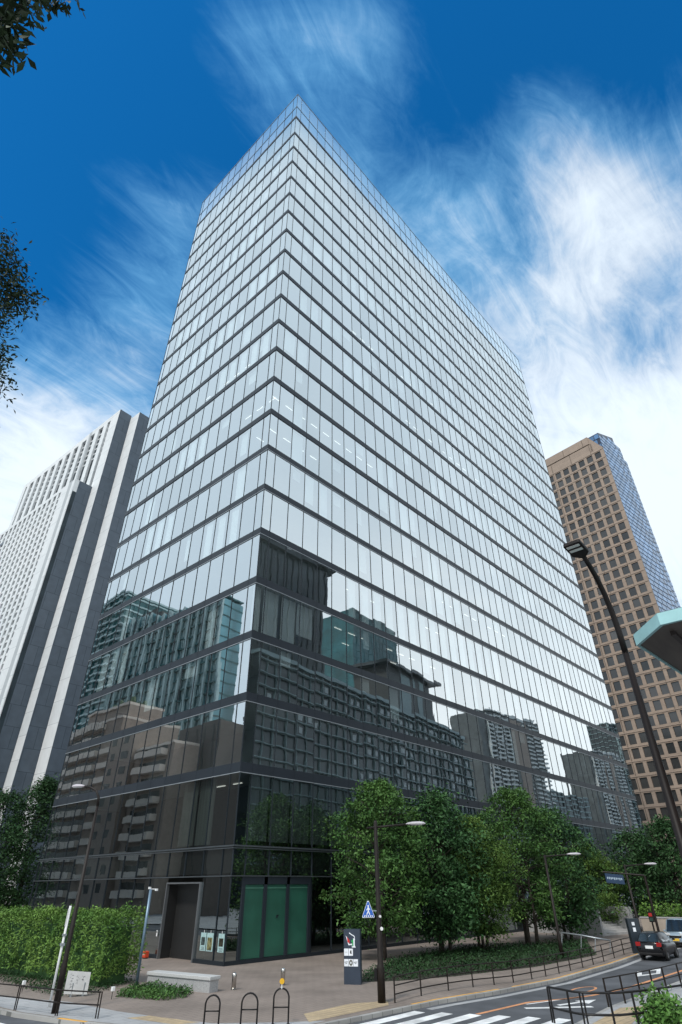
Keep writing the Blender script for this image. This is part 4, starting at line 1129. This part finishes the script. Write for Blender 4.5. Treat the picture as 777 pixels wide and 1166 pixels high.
# white notice board at the hedge
sa, sb = np.array([-12.22, -3.88]), np.array([-11.32, -4.36])
t = thing('notice_board', 'white notice board with dark handwriting standing at the foot of the hedge', 'notice board', (-11.75, -4.1, 0))
sd = (sb-sa)/np.linalg.norm(sb-sa); sn = np.array([sd[1], -sd[0]])
sn = -sn if sn[0] > 0 else sn
def NB(a, z, o=0, tl=.05): return (sa[0]+sd[0]*a+sn[0]*(o-tl*z), sa[1]+sd[1]*a+sn[1]*(o-tl*z), z)
WN = np.linalg.norm(sb-sa)
b = MB()
q = [(0, .12), (WN, .06), (WN, .86), (0, .96)]
b.poly([NB(a, z, .02) for a, z in q]); b.poly([NB(a, z, -.01) for a, z in q[::-1]])
for u, v in zip(q, q[1:]+q[:1]): b.quad(NB(*u, -.01), NB(*v, -.01), NB(*v, .02), NB(*u, .02))
bd = b.build('board', mat('board_white', (.50, .50, .49), rough=.6, var=.08, scale=4), t)
b = MB(); rg = random.Random(4)
for cx_, z1, z0_ in ((.18, .82, .34), (.48, .74, .40), (.70, .72, .5)):
    z = z1
    while z > z0_:
        for _ in range(3):
            a = cx_+rg.uniform(-.06, .05); h = rg.uniform(.01, .04); w = rg.uniform(.015, .09)
            b.quad(NB(a, z, .024), NB(a+w, z+.01, .024), NB(a+w, z+.01+h*.5, .024), NB(a, z+h*.5, .024)); z -= .028
        z -= .03
b.build('writing', mat('writing_ink', (.06, .06, .07)), bd)
MB().box(-11.95, -11.9, -4.05, -3.95, 0, .5).box(-11.5, -11.45, -4.3, -4.2, 0, .5).build('stand', M_alu, t)
# small white lamps in the planting
for (x, y), lab in (((25, 1130), 'small white garden lamp on a spike before the hedge near the left railing'), ((127, 1138), 'small white garden lamp at the end of the hedge near the notice board')):
    p = at(x, y); t = thing('garden_lamp', lab, 'garden lamp', (p[0], p[1], 0), 'garden lamps')
    MB().tube([(p[0], p[1], 0), (p[0], p[1], .28)], .015, 6).build('spike', M_black, t)
    MB().box(p[0]-.07, p[0]+.07, p[1]-.07, p[1]+.07, .28, .44).build('lamp_shade', M_white, t, bevel=.015)
# red box by the entrance
p = at(176, 1087.5); p = np.array([-.5, 8.3, 0])
t = thing('red_box', 'small red orange box on the paving left of the dark doorway', 'box', tuple(p))
MB().box(p[0]-.16, p[0]+.16, p[1]-.2, p[1]+.2, .05, .42).build('case', mat('red_paint', (.55, .06, .02), rough=.5), t, bevel=.03)
MB().box(p[0]-.13, p[0]+.13, p[1]-.17, p[1]+.17, 0, .05).build('foot', M_black, t)
MB().box(p[0]-.168, p[0]-.162, p[1]-.1, p[1]+.1, .2, .32).build('notice', mat('notice_paper', (.6, .4, .3)), t)
# door side panel sign
t = thing('door_intercom', 'small white intercom plate on the dark wall left of the doorway', 'intercom', (-.06, 7.9, 1.4))
MB().box(-.075, -.055, 7.84, 7.98, 1.25, 1.6).build('plate', M_white, t); MB().box(-.082, -.076, 7.87, 7.95, 1.45, 1.55).build('button', M_black, t)
# sign pillar
pA, pB = at(392, 1121), at(411, 1121.5)
pd = (pB-pA)[:2]; PW = np.linalg.norm(pd); pd = pd/PW; pn = np.array([pd[1], -pd[0]]); pn = pn if np.dot(pn, CAM[:2]-pA[:2]) > 0 else -pn
HP = far(392, 1058, math.hypot(*(pA-CAM)[:2]))[2]
def SP(a, z, o=0): return (pA[0]+pd[0]*a+pn[0]*o, pA[1]+pd[1]*a+pn[1]*o, z)
t = thing('sign_pillar', 'dark blue sign pillar with a red white and green emblem on the plaza', 'sign pillar', (pA[0], pA[1], 0))
body = MB().box(0, PW, -.38, 0, 0, HP, lambda a, o, z: SP(a, z, o)).build('pillar', mat('navy_pillar', (.028, .040, .062), rough=.35, var=.15), t)
def plate(name, pts, m, o=.006, par=None):
    return MB().poly([SP(a*PW, z*HP, o) for a, z in pts]).poly([SP(a*PW, z*HP, .001) for a, z in pts[::-1]]).build(name, m, par or body)
M_sred = mat('sign_red', (.5, .02, .02), rough=.4); M_sgrn = mat('sign_green', (.02, .28, .08), rough=.4)
plate('emblem_white', [(.12, .88), (.34, .80), (.34, .72), (.58, .74), (.58, .83), (.68, .82), (.68, .70), (.74, .66), (.50, .66), (.50, .71), (.30, .70), (.22, .78)], M_swhite)
plate('emblem_red', [(.20, .86), (.36, .79), (.36, .73), (.24, .76)], M_sred, .010)
plate('emblem_green', [(.44, .78), (.60, .82), (.60, .69), (.52, .68), (.52, .75)], M_sgrn, .012)
plate('emblem_line', [(.34, .94), (.68, .87), (.70, .80), (.66, .80), (.65, .86), (.34, .92)], M_swhite, .014)
for k, (a0, a1, z0_, z1) in enumerate(((.02, .28, .51, .64), (.30, .56, .51, .64), (.02, .28, .32, .45), (.30, .56, .32, .45), (.58, .86, .32, .45))):
    pl2 = plate('logo_plate', [(a0, z0_), (a1, z0_), (a1, z1), (a0, z1)], M_swhite, .007)
    cx_, cz = (a0+a1)/2, (z0_+z1)/2
    if k == 1: plate('logo_mark', [(cx_-.05, cz-.02), (cx_+.05, cz-.035), (cx_+.04, cz+.035), (cx_-.03, cz+.03)], M_black, .012, pl2)
    elif k == 3:
        plate('logo_mark', [(cx_+.11*math.cos(a), cz+.055*math.sin(a)) for a in np.linspace(0, 2*PI, 17)[:-1]], mat('logo_grey', (.12, .12, .10)), .010, pl2)
        plate('logo_mark', [(cx_+.04*math.cos(a), cz+.02*math.sin(a)) for a in np.linspace(0, 2*PI, 13)[:-1]], M_swhite, .013, pl2)
    elif k in (2, 4):
        plate('logo_mark', [(cx_-.10, cz+.004), (cx_+.10, cz+.012), (cx_+.10, cz+.022), (cx_-.10, cz+.014)], M_black, .012, pl2)
        plate('logo_mark', [(cx_-.06, cz-.016), (cx_+.05, cz-.016), (cx_+.05, cz-.008), (cx_-.06, cz-.008)], M_black, .012, pl2)
    else: plate('logo_mark', [(cx_-.08, cz-.004), (cx_+.08, cz-.004), (cx_+.08, cz+.006), (cx_-.08, cz+.006)], mat('logo_pale', (.45, .46, .48)), .012, pl2)
# second pillar near the cars
p2 = at(728, 1086); H2 = far(724, 1046, math.hypot(*(p2-CAM)[:2]))[2]
t = thing('sign_pillar', 'dark sign pillar with a small white panel at the road end of the stairs', 'sign pillar', (p2[0], p2[1], 0))
def S2(a, o, z): q = p2[:2]+np.array([.669, -.743])*a+np.array([-.743, -.669])*o; return (q[0], q[1], z)
o2 = MB().box(-.28, .52, -.4, 0, 0, H2, S2).build('pillar', mat('navy_pillar2', (.020, .030, .040), rough=.4), t)
MB().box(-.02, .18, .002, .012, H2*.80, H2*.90, S2).box(-.02, .18, .002, .012, H2*.62, H2*.74, S2).build('panel', M_swhite, o2)
# pale hand rail by the ramp
hr = [at(x, y) for x, y in ((640, 1082), (662, 1083), (678, 1084.5), (695, 1084))]
hrp = [far(x, y, math.hypot(*(at(x, y2)-CAM)[:2])) for x, y, y2 in ((640, 1062, 1082), (662, 1065, 1083), (678, 1068, 1084.5), (695, 1071, 1084))]
t = thing('hand_rail', 'pale steel hand rail among the trees leading towards the stairs', 'hand rail', tuple(hr[0]))
for a, c2 in zip(hr, hrp): MB().tube([tuple(a), tuple(c2)], .035, 8).build('post', M_alu, t)
MB().tube([tuple(c2) for c2 in hrp], .05, 8).build('rail', M_alu, t, smooth=True)
# stairs rising to the podium
M_stair = mat('stair_stone', (.42, .41, .40), rough=.8, var=.15)
s0 = at(686, 1066); s1 = at(722, 1063)
st = thing('plaza_stairs', 'pale stone stairs climbing behind the trees to a podium', 'stairs', tuple(s0))
sx = (s1-s0)[:2]; SW = np.linalg.norm(sx); sx = sx/SW; sy = np.array([-sx[1], sx[0]]); sy = sy if np.dot(sy, s0[:2]-CAM[:2]) > 0 else -sy
def SF(a, d, z): q = s0[:2]+sx*a+sy*d; return (q[0], q[1], z)
for k in range(9): MB().box(0, SW, k*.55, 9, k*.19, (k+1)*.19-.004, SF).build('step', M_stair, st)
MB().box(-.3, -.02, -.3, 9, 0, 2.1, SF).box(SW+.02, SW+.5, .0, 9, 0, 2.2, SF).build('side_wall', M_granite, st)
# podium planter wall beyond
pw = thing('planter_wall', 'low beige wall with clipped green shrubs behind the black car', 'low wall', tuple(at(745, 1072)))
q0, q1 = at(735, 1068), at(790, 1070); qx = (q1-q0)[:2]; QW = np.linalg.norm(qx); qx = qx/QW; qy = np.array([-qx[1], qx[0]]); qy = qy if np.dot(qy, q0[:2]-CAM[:2]) > 0 else -qy
def QF(a, d, z): q = q0[:2]+qx*a+qy*d; return (q[0], q[1], z)
MB().box(0, QW, 0, 1.2, 0, 1.5, QF).build('wall', mat('beige_stone', (.33, .28, .23), rough=.8), pw)
MB().box(-.05, QW+.05, -.05, 1.25, 1.5, 1.6, QF).build('coping', M_granite, pw)
rg = np.random.default_rng(3); P_ = np.array([QF(rg.uniform(0, QW), rg.uniform(.1, 1.1), 1.6+abs(rg.normal())*.45) for _ in range(1500)])
pw_l = linkmesh('shrubs', leaves_mesh('shrubs', P_, .25, L_hedge, rg)); pw_l.parent = pw; pw_l.matrix_parent_inverse = Matrix.Translation(-Vector(pw.location))
# blue direction sign over the road
b_ = at(742, 1079); D_ = math.hypot(*(b_-CAM)[:2])
sg = [far(x, y, D_-6) for x, y in ((690, 1000), (711, 1002))]
t = thing('direction_sign', 'small blue direction sign with white lettering hung on an arm over the road', 'road sign', tuple(sg[0]))
gx = (sg[1]-sg[0]); gw = np.linalg.norm(gx[:2]); gx = gx/np.linalg.norm(gx)
def DS(a, o, z): q = sg[0]+gx*a; return (q[0]-.743*o, q[1]-.669*o, q[2]+z)
pnl = MB().box(0, gw, -.05, 0, -.28, .32, DS).build('panel', mat('sign_panel_blue', (.006, .028, .07), rough=.4), t)
b = MB()
rgx = random.Random(9)
for k in range(9): b.box(gw*(.08+k*.095), gw*(.14+k*.095), .002, .008, -.05+rgx.uniform(0, .05), .10, DS)
b.build('lettering', mat('dim_lettering', (.30, .38, .45), rough=.5), pnl)
MB().tube([DS(-.1, -.1, .4), DS(gw+1.5, -.1, .42)], .05, 8).tube([DS(gw+1.5, -.1, .42), DS(gw+1.5, -.1, -sg[0][2])], .09, 8).build('mast', M_brownpost, t)
# red signal behind the pillar
p = far(741, 1043, 66); gz = p[2]
t = thing('traffic_signal', 'small lit red pedestrian signal on a dark post behind the black car', 'traffic signal', (p[0], p[1], 0))
MB().tube([(p[0], p[1], 0), (p[0], p[1], gz+.5)], .07, 8).build('post', M_black, t)
h = MB().box(p[0]-.32, p[0]-.02, p[1]-.3, p[1]+.1, gz-.42, gz+.3).build('housing', M_black, t)
MB().box(p[0]-.335, p[0]-.325, p[1]-.24, p[1]+.04, gz-.02, gz+.22).build('red_lens', mat('red_signal', (.20, .01, .01), emit=((1, .05, .03, 1), .15)), h)
MB().box(p[0]-.335, p[0]-.325, p[1]-.24, p[1]+.04, gz-.34, gz-.10).build('green_lens', mat('signal_dark', (.02, .05, .04)), h)

# teal edged canopy at the right
cz = 7.0
t = thing('shelter_canopy', 'shelter roof with a teal edge jutting in from the right', 'canopy', (-15, -36, 0))
cp_ = [(-20.04, -33.97), (-20.62, -34.47), (-20.50, -37.6), (-12.5, -37.9), (-12.5, -34.25)]
c0_ = np.mean(cp_, axis=0)
b = MB().prism([tuple(np.array(p)+(c0_-np.array(p))*.013) for p in cp_][::-1], cz, cz+.05)
und = b.build('soffit', mat('canopy_soffit', (.095, .078, .065), rough=.7, var=.3, scale=.8, stretch=(1, 6, 1)), t)
def inset(P_, d):
    c0 = np.mean(P_, axis=0); return [tuple(np.array(p)+(c0-np.array(p))*d) for p in P_]
M_teal_f = mat('verdigris', (.31, .54, .55), rough=.6, var=.15, scale=2)
b = MB(); ci = inset(cp_, .015)
for (a, c2), (ai, c2i) in zip(zip(cp_, cp_[1:]+cp_[:1]), zip(ci, ci[1:]+ci[:1])):
    z0_, z1 = cz-.03, cz+.13
    b.quad((*a, z0_), (*c2, z0_), (*c2, z1), (*a, z1)); b.quad((*c2i, z0_), (*ai, z0_), (*ai, z1), (*c2i, z1)); b.quad((*a, z1), (*c2, z1), (*c2i, z1), (*ai, z1)); b.quad((*c2, z0_), (*a, z0_), (*ai, z0_), (*c2i, z0_))
b.build('fascia', M_teal_f, t)
b = MB(); ap = (-15.5, -36, cz+1.0)
for a, c2 in zip(cp_, cp_[1:]+cp_[:1]): b.poly([(*a, cz+.133), (*c2, cz+.133), ap])
b.build('roof_cover', M_teal_f, t)
b = MB()
for k in range(6): y = -34.5-.55*k; b.box(-20.2, -12.7, y-.03, y+.03, cz-.06, cz-.001)
b.build('soffit_batten', mat('batten', (.04, .03, .026), rough=.7), t)
for x, y in ((-18.4, -37.2), (-13, -37.4), (-13, -34.8), (-17.4, -36.9)): MB().tube([(x, y, 0), (x, y, cz)], .09, 10).build('post', M_nl, t, smooth=True)

# ================================================================== CARS
def car(name, label, cat, pos, ang, L, Wd, H, paint, prof, roofprof, lights_rear=True, hood=None, facing='rear'):
    t = thing(name, label, cat, (pos[0], pos[1], RZ))
    ca, sa_ = math.cos(ang), math.sin(ang)
    def F(x, y, z): return (pos[0]+ca*x-sa_*y, pos[1]+sa_*x+ca*y, RZ+z)
    # body: cross-sections along the length, each a rounded outline
    b = MB(); rings = []
    for (x, zb, zs, w) in prof:                   # x, bottom, shoulder height, half width
        out = [(w*.86, zb), (w*.97, zb+.12), (w, zb+.30), (w, zs-.16), (w*.95, zs-.03), (w*.80, zs), (0, zs+.015)]
        ring = [(y, z) for y, z in out]+[(-y, z) for y, z in out[-2::-1]]
        rings.append(len(b.v)); b.v += [F(x, y, z) for y, z in ring]
    n = 13
    for r0, r1 in zip(rings, rings[1:]):
        for k in range(n): b.f.append((r0+k, r0+(k+1) % n, r1+(k+1) % n, r1+k))
    b.f.append(tuple(rings[0]+n-1-k for k in range(n))); b.f.append(tuple(rings[-1]+k for k in range(n)))
    body = b.build('body', paint, t, smooth=True, bevel=.02)
    # cabin
    b = MB(); rings = []
    for (x, z0_, z1, w0, w1) in roofprof:
        out = [(w0, z0_), (w0*.55+w1*.45, z0_*.5+z1*.5), (w1, z1-.05), (w1*.85, z1), (0, z1+.02)]
        ring = out+[(-y, z) for y, z in out[-2::-1]]
        rings.append(len(b.v)); b.v += [F(x, y, z) for y, z in ring]
    n = 9
    for r0, r1 in zip(rings, rings[1:]):
        for k in range(n-1): b.f.append((r0+k, r0+k+1, r1+k+1, r1+k))
    b.f.append(tuple(rings[0]+n-1-k for k in range(n))); b.f.append(tuple(rings[-1]+k for k in range(n)))
    cab = b.build('cabin', paint, t, smooth=True)
    # glass: rear screen, windscreen, side windows, just proud of the cabin
    gl = mat('car_glass', (.015, .02, .022), rough=.04, spec=.8, coat=.5)
    def screen(i0, i1, nm, inset=.12, sgn=1):
        (xa, za0, za1, wa0, wa1), (xb, zb0, zb1, wb0, wb1) = roofprof[i0], roofprof[i1]
        # lower edge at shoulder of ring i0, upper edge at roof of ring i1
        p = [(xa, -wa0*.86, za1+.01 if abs(za1-za0) > .2 else za0+.05), (xa, wa0*.86, za1+.01 if abs(za1-za0) > .2 else za0+.05), (xb, wb1*.86, zb1-.05), (xb, -wb1*.86, zb1-.05)]
        o = sgn*.035
        q = [F(u+o, v, w+.03) for u, v, w in p]; q2 = [F(u+o*.2, v, w+.005) for u, v, w in p]
        m_ = MB().poly(q if sgn > 0 else q[::-1]).poly(q2[::-1])
        for a, c2 in zip(range(4), (1, 2, 3, 0)): m_.quad(q[a], q[c2], q2[c2], q2[a])
        return m_.build(nm, gl, t)
    screen(0, 1, 'rear_window', sgn=-1); screen(len(roofprof)-1, len(roofprof)-2, 'windscreen', sgn=1)
    r1, r2 = roofprof[1], roofprof[-2]
    for sg_ in (-1, 1):
        xs_ = [r1[0]+.02, (r1[0]*.55+r2[0]*.45)-.04, (r1[0]*.55+r2[0]*.45)+.04, r2[0]+.12]
        for xa, xb in ((xs_[0], xs_[1]), (xs_[2], xs_[3])):
            w0, w1, z0_, z1 = r1[3], r1[4], r1[1]+.06, r1[2]-.09
            q = [F(xa, sg_*(w0*.995+.012), z0_), F(xb, sg_*(w0*.995+.012), z0_), F(xb, sg_*(w1+.02), z1), F(xa, sg_*(w1+.02), z1)]
            MB().poly(q if sg_ < 0 else q[::-1]).build('side_window', gl, t)
    # wheels
    ty = mat('tyre_rubber', (.015, .015, .015), rough=.8); rm = mat('alloy_rim', (.35, .35, .36), rough=.3, metal=.8)
    R = .31
    for x in (-L*.5+.78, L*.5-.82):
        for sg_ in (-1, 1):
            y = sg_*(Wd/2-.09)
            m_ = MB(); i0 = 0; sec = [(R*.55, -.1), (R*.93, -.11), (R, -.07), (R, .07), (R*.93, .11), (R*.55, .1)]
            N_ = 22
            for (rr_, yy) in sec:
                for k in range(N_): a = 2*PI*k/N_; m_.v.append(F(x+rr_*math.cos(a), y+yy*sg_, R+rr_*math.sin(a)))
            for j in range(len(sec)-1):
                for k in range(N_): m_.f.append((j*N_+k, j*N_+(k+1) % N_, (j+1)*N_+(k+1) % N_, (j+1)*N_+k))
            w_ = m_.build('wheel', ty, t, smooth=True)
            m_ = MB(); m_.v.append(F(x, y+.075*sg_, R))
            for k in range(10):
                for d_, rr_ in ((-.17, R*.58), (.17, R*.58)): a = 2*PI*k/10+d_; m_.v.append(F(x+rr_*math.cos(a), y+.105*sg_, R+rr_*math.sin(a)))
            for k in range(10): m_.f.append((0, 1+2*k, 2+2*k))
            m_.tube([F(x, y+.02*sg_, R), F(x, y+.09*sg_, R)], R*.54, 16)
            m_.build('rim', rm, w_)
            # arch shadow lip
    rearx, frontx = -L/2, L/2
    if lights_rear:
        for sg_ in (-1, 1):
            MB().box(rearx-.03, rearx+.16, sg_*(Wd/2-.20)-.13, sg_*(Wd/2-.20)+.17*1, .78, 1.0, F).build('tail_light', mat('tail_lens', (.30, .012, .012), rough=.15), t)
        MB().box(rearx-.05, rearx-.02, -.24, .24, .66, .82, F).build('number_plate', mat('plate_white', (.75, .76, .75)), t)
        MB().box(rearx-.06, rearx+.1, -Wd/2+.12, Wd/2-.12, .30, .44, F).build('bumper', M_black, t, bevel=.03)
    else:
        for sg_ in (-1, 1):
            MB().box(frontx-.1, frontx+.03, sg_*(Wd/2-.24)-.2, sg_*(Wd/2-.24)+.2, .80, .97, F).build('headlight', mat('head_lens', (.75, .77, .78), rough=.1, metal=.3), t, bevel=.03)
        MB().box(frontx+.0, frontx+.035, -.45, .45, .66, .80, F).build('grille', M_black, t)
        MB().box(frontx+.03, frontx+.055, -.24, .24, .46, .62, F).build('number_plate', mat('plate_yellow', (.75, .48, .05)), t)
        MB().box(frontx-.05, frontx+.03, -Wd/2+.1, Wd/2-.1, .28, .40, F).build('bumper', M_black, t, bevel=.03)
    for sg_ in (-1, 1):
        mx_ = roofprof[-1][0]-.25
        MB().box(mx_-.06, mx_+.06, sg_*(Wd/2+.07)-.08, sg_*(Wd/2+.07)+.08, 1.0, 1.14, F).build('wing_mirror', paint, t, bevel=.03)
    return t, F
P_blk = mat('black_car_paint', (.005, .005, .006), rough=.3, coat=.3, spec=.3, var=.1)
P_gry = mat('grey_car_paint', (.30, .38, .44), rough=.3, metal=.3, coat=.6, var=.06)
cx0 = at(741, 1094.5, RZ)
Lc, Wc = 4.0, 1.72
cpos = (cx0[0]+Lc/2+.1, cx0[1]+.0)
prof = [(-2.0, .42, .62, .62), (-1.97, .30, .92, .80), (-1.80, .26, .98, .85), (-1.0, .24, .97, .86), (0.2, .24, .95, .86), (1.1, .24, .92, .85), (1.7, .26, .82, .80), (1.95, .32, .68, .70), (2.0, .40, .58, .55)]
roofp = [(-1.92, .95, .97, .78, .77), (-1.45, .96, 1.46, .80, .60), (-.7, .95, 1.52, .82, .62), (.15, .94, 1.50, .82, .62), (1.15, .90, .93, .80, .78)]
tc1, F1 = car('hatchback', 'small black hatchback seen from behind on the road by the railing', 'car', cpos, math.radians(3), Lc, Wc, 1.5, P_blk, prof, roofp)
MB().tube([F1(-1.80, .18, 1.07), F1(-1.6, -.12, 1.36)], .018, 6).build('rear_wiper', M_alu, tc1)
vx0 = at(770, 1080, RZ)
Lv, Wv = 3.6, 1.6
vpos = (vx0[0]+Lv/2+.3, vx0[1]+.0)
profv = [(-1.8, .40, .80, .62), (-1.76, .28, .98, .76), (-1.2, .24, 1.0, .8), (.3, .24, 1.0, .8), (1.2, .25, 1.0, .79), (1.6, .27, .95, .76), (1.76, .32, .80, .70), (1.8, .42, .70, .6)]
roofv = [(-1.76, .98, 1.05, .75, .74), (-1.62, .99, 1.78, .78, .66), (-.6, 1.0, 1.84, .79, .68), (.6, 1.0, 1.82, .79, .68), (1.35, .98, 1.02, .77, .76)]
car('mini_van', 'pale grey mini van coming towards the view behind the black hatchback', 'van', vpos, math.radians(183), Lv, Wv, 1.85, P_gry, profv, roofv, lights_rear=False)

# ================================================================== SKY, SUN
SUN_AZ, SUN_EL = math.radians(192), math.radians(50)       # direction towards the sun, from +X counter-clockwise
sd_ = Vector((math.cos(SUN_EL)*math.cos(SUN_AZ), math.cos(SUN_EL)*math.sin(SUN_AZ), math.sin(SUN_EL)))
sun_d = bpy.data.lights.new('sun', 'SUN'); sun = bpy.data.objects.new('sun', sun_d); COL.objects.link(sun)
sun_d.energy = 2.2; sun_d.angle = math.radians(8); sun_d.color = (1.0, .96, .90)
sun.rotation_euler = (-sd_).to_track_quat('-Z', 'Y').to_euler()
wo = bpy.data.worlds.new('World'); SC.world = wo; wo.use_nodes = True
nt = wo.node_tree; N = nt.nodes; L = nt.links
bg = N['Background']; bg.inputs['Strength'].default_value = 0.1
sky = N.new('ShaderNodeTexSky'); sky.sky_type = 'NISHITA'; sky.sun_disc = False
sky.sun_elevation = SUN_EL; sky.sun_rotation = PI/2-SUN_AZ; sky.air_density = 1.0; sky.dust_density = .3; sky.ozone_density = 2.5
hs = N.new('ShaderNodeHueSaturation'); hs.inputs['Saturation'].default_value = 1.32; hs.inputs['Value'].default_value = 1.0; hs.inputs['Hue'].default_value = .487
L.new(sky.outputs[0], hs.inputs['Color'])
tc = N.new('ShaderNodeTexCoord')
def mathn(op, a, b=None, clamp=False):
    n = N.new('ShaderNodeMath'); n.operation = op; n.use_clamp = clamp
    for i, v in enumerate((a, b)):
        if v is None: continue
        if isinstance(v, (int, float)): n.inputs[i].default_value = v
        else: L.new(v, n.inputs[i])
    return n.outputs[0]
def maprange(v, a, b, c, d, smooth=True):
    n = N.new('ShaderNodeMapRange'); n.interpolation_type = 'SMOOTHSTEP' if smooth else 'LINEAR'
    L.new(v, n.inputs[0])
    for i, q in enumerate((a, b, c, d)): n.inputs[i+1].default_value = q
    return n.outputs[0]
sep = N.new('ShaderNodeSeparateXYZ'); L.new(tc.outputs['Generated'], sep.inputs[0])
X, Y, Z = sep.outputs
# cirrus: noise on a cloud plane, drawn out along the wind
zz = mathn('ADD', mathn('MAXIMUM', Z, 0.0), 0.22)
cmb = N.new('ShaderNodeCombineXYZ'); L.new(mathn('DIVIDE', X, zz), cmb.inputs[0]); L.new(mathn('DIVIDE', Y, zz), cmb.inputs[1])
def noise(rot, sc, scale, detail, rough, dist):
    mp = N.new('ShaderNodeMapping'); mp.inputs['Rotation'].default_value = (0, 0, rot); mp.inputs['Scale'].default_value = sc
    L.new(cmb.outputs[0], mp.inputs['Vector'])
    n = N.new('ShaderNodeTexNoise'); n.inputs['Scale'].default_value = scale; n.inputs['Detail'].default_value = detail
    n.inputs['Roughness'].default_value = rough; n.inputs['Distortion'].default_value = dist
    L.new(mp.outputs[0], n.inputs['Vector']); return n.outputs['Fac']
WIND = math.radians(-62)
n1 = noise(WIND, (.9, 1.35, 1), 2.0, 12, .62, 1.2)
n2 = noise(WIND, (.8, 1.3, 1), 1.3, 8, .58, 1.0)
n3 = noise(WIND+.35, (.8, 2.4, 1), 6.5, 12, .66, 2.2)
# where cloud gathers: low in the sky, and in a few banks
cov = mathn('MULTIPLY', maprange(Z, 0.35, 0.80, .42, 0.0), 1.0)
def bank(px, py, rad, gain, inner=0.0):
    global cov
    d = ray(px, py); n = N.new('ShaderNodeVectorMath'); n.operation = 'DISTANCE'
    L.new(tc.outputs['Generated'], n.inputs[0]); n.inputs[1].default_value = tuple(d)
    cov = mathn('ADD', cov, maprange(n.outputs['Value'], inner, rad, gain, 0.0))
bank(690, 410, .46, .33, .08); bank(600, 270, .10, -.08); bank(300, 50, .15, .11); bank(345, 110, .26, .12); bank(430, 40, .13, .15); bank(640, 105, .13, .12); bank(680, 215, .13, .10); bank(745, 60, .22, -.10)
bank(200, 300, .24, .20); bank(140, 430, .26, .12); bank(470, 250, .30, .20); bank(30, 570, .36, .24); bank(745, 372, .15, -.17); bank(570, 60, .28, -.10); bank(80, 130, .34, -.06)
mixn = mathn('ADD', mathn('MULTIPLY', n1, .46), mathn('ADD', mathn('MULTIPLY', n2, .30), mathn('MULTIPLY', n3, .24)))
dens = mathn('ADD', mixn, cov)
cm = maprange(dens, .50, 1.02, 0.0, .93)
# the other half of the sky (behind and to the sides of the camera) is overcast
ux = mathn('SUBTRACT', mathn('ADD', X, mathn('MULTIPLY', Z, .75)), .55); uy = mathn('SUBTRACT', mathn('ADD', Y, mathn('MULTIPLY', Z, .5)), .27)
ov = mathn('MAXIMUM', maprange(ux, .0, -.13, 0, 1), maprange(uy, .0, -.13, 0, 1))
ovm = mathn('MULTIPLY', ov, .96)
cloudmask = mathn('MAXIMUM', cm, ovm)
# cloud colour: bluer where thin, white where thick; brighter low in the south
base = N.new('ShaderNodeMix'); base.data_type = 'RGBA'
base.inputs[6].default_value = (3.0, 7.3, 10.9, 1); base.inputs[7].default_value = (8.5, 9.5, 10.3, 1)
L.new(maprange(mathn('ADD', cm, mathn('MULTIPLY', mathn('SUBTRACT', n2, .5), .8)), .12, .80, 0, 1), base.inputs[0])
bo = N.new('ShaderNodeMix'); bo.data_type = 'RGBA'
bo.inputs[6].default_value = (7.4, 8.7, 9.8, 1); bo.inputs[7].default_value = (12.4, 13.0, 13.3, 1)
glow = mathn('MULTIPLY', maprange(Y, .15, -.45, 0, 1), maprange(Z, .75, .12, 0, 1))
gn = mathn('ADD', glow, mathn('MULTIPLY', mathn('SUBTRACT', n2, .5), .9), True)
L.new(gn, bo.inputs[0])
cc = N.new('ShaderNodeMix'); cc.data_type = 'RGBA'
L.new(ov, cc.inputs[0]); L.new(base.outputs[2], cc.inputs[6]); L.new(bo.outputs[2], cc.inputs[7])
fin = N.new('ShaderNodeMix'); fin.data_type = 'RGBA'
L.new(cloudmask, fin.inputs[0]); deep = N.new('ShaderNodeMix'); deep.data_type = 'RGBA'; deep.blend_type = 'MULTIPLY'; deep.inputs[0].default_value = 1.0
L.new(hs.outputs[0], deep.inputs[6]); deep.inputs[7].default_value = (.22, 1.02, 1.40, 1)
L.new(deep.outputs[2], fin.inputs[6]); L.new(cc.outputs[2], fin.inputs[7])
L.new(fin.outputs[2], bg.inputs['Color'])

SC.view_settings.view_transform = 'Standard'; SC.view_settings.look = 'None'; SC.view_settings.exposure = 0.22; SC.view_settings.gamma = 1.0
SC.render.engine = 'CYCLES'
SC.cycles.max_bounces = 8; SC.cycles.transparent_max_bounces = 12; SC.cycles.glossy_bounces = 4; SC.cycles.diffuse_bounces = 3
SC.cycles.use_denoising = True
SC.cycles.sample_clamp_indirect = 6
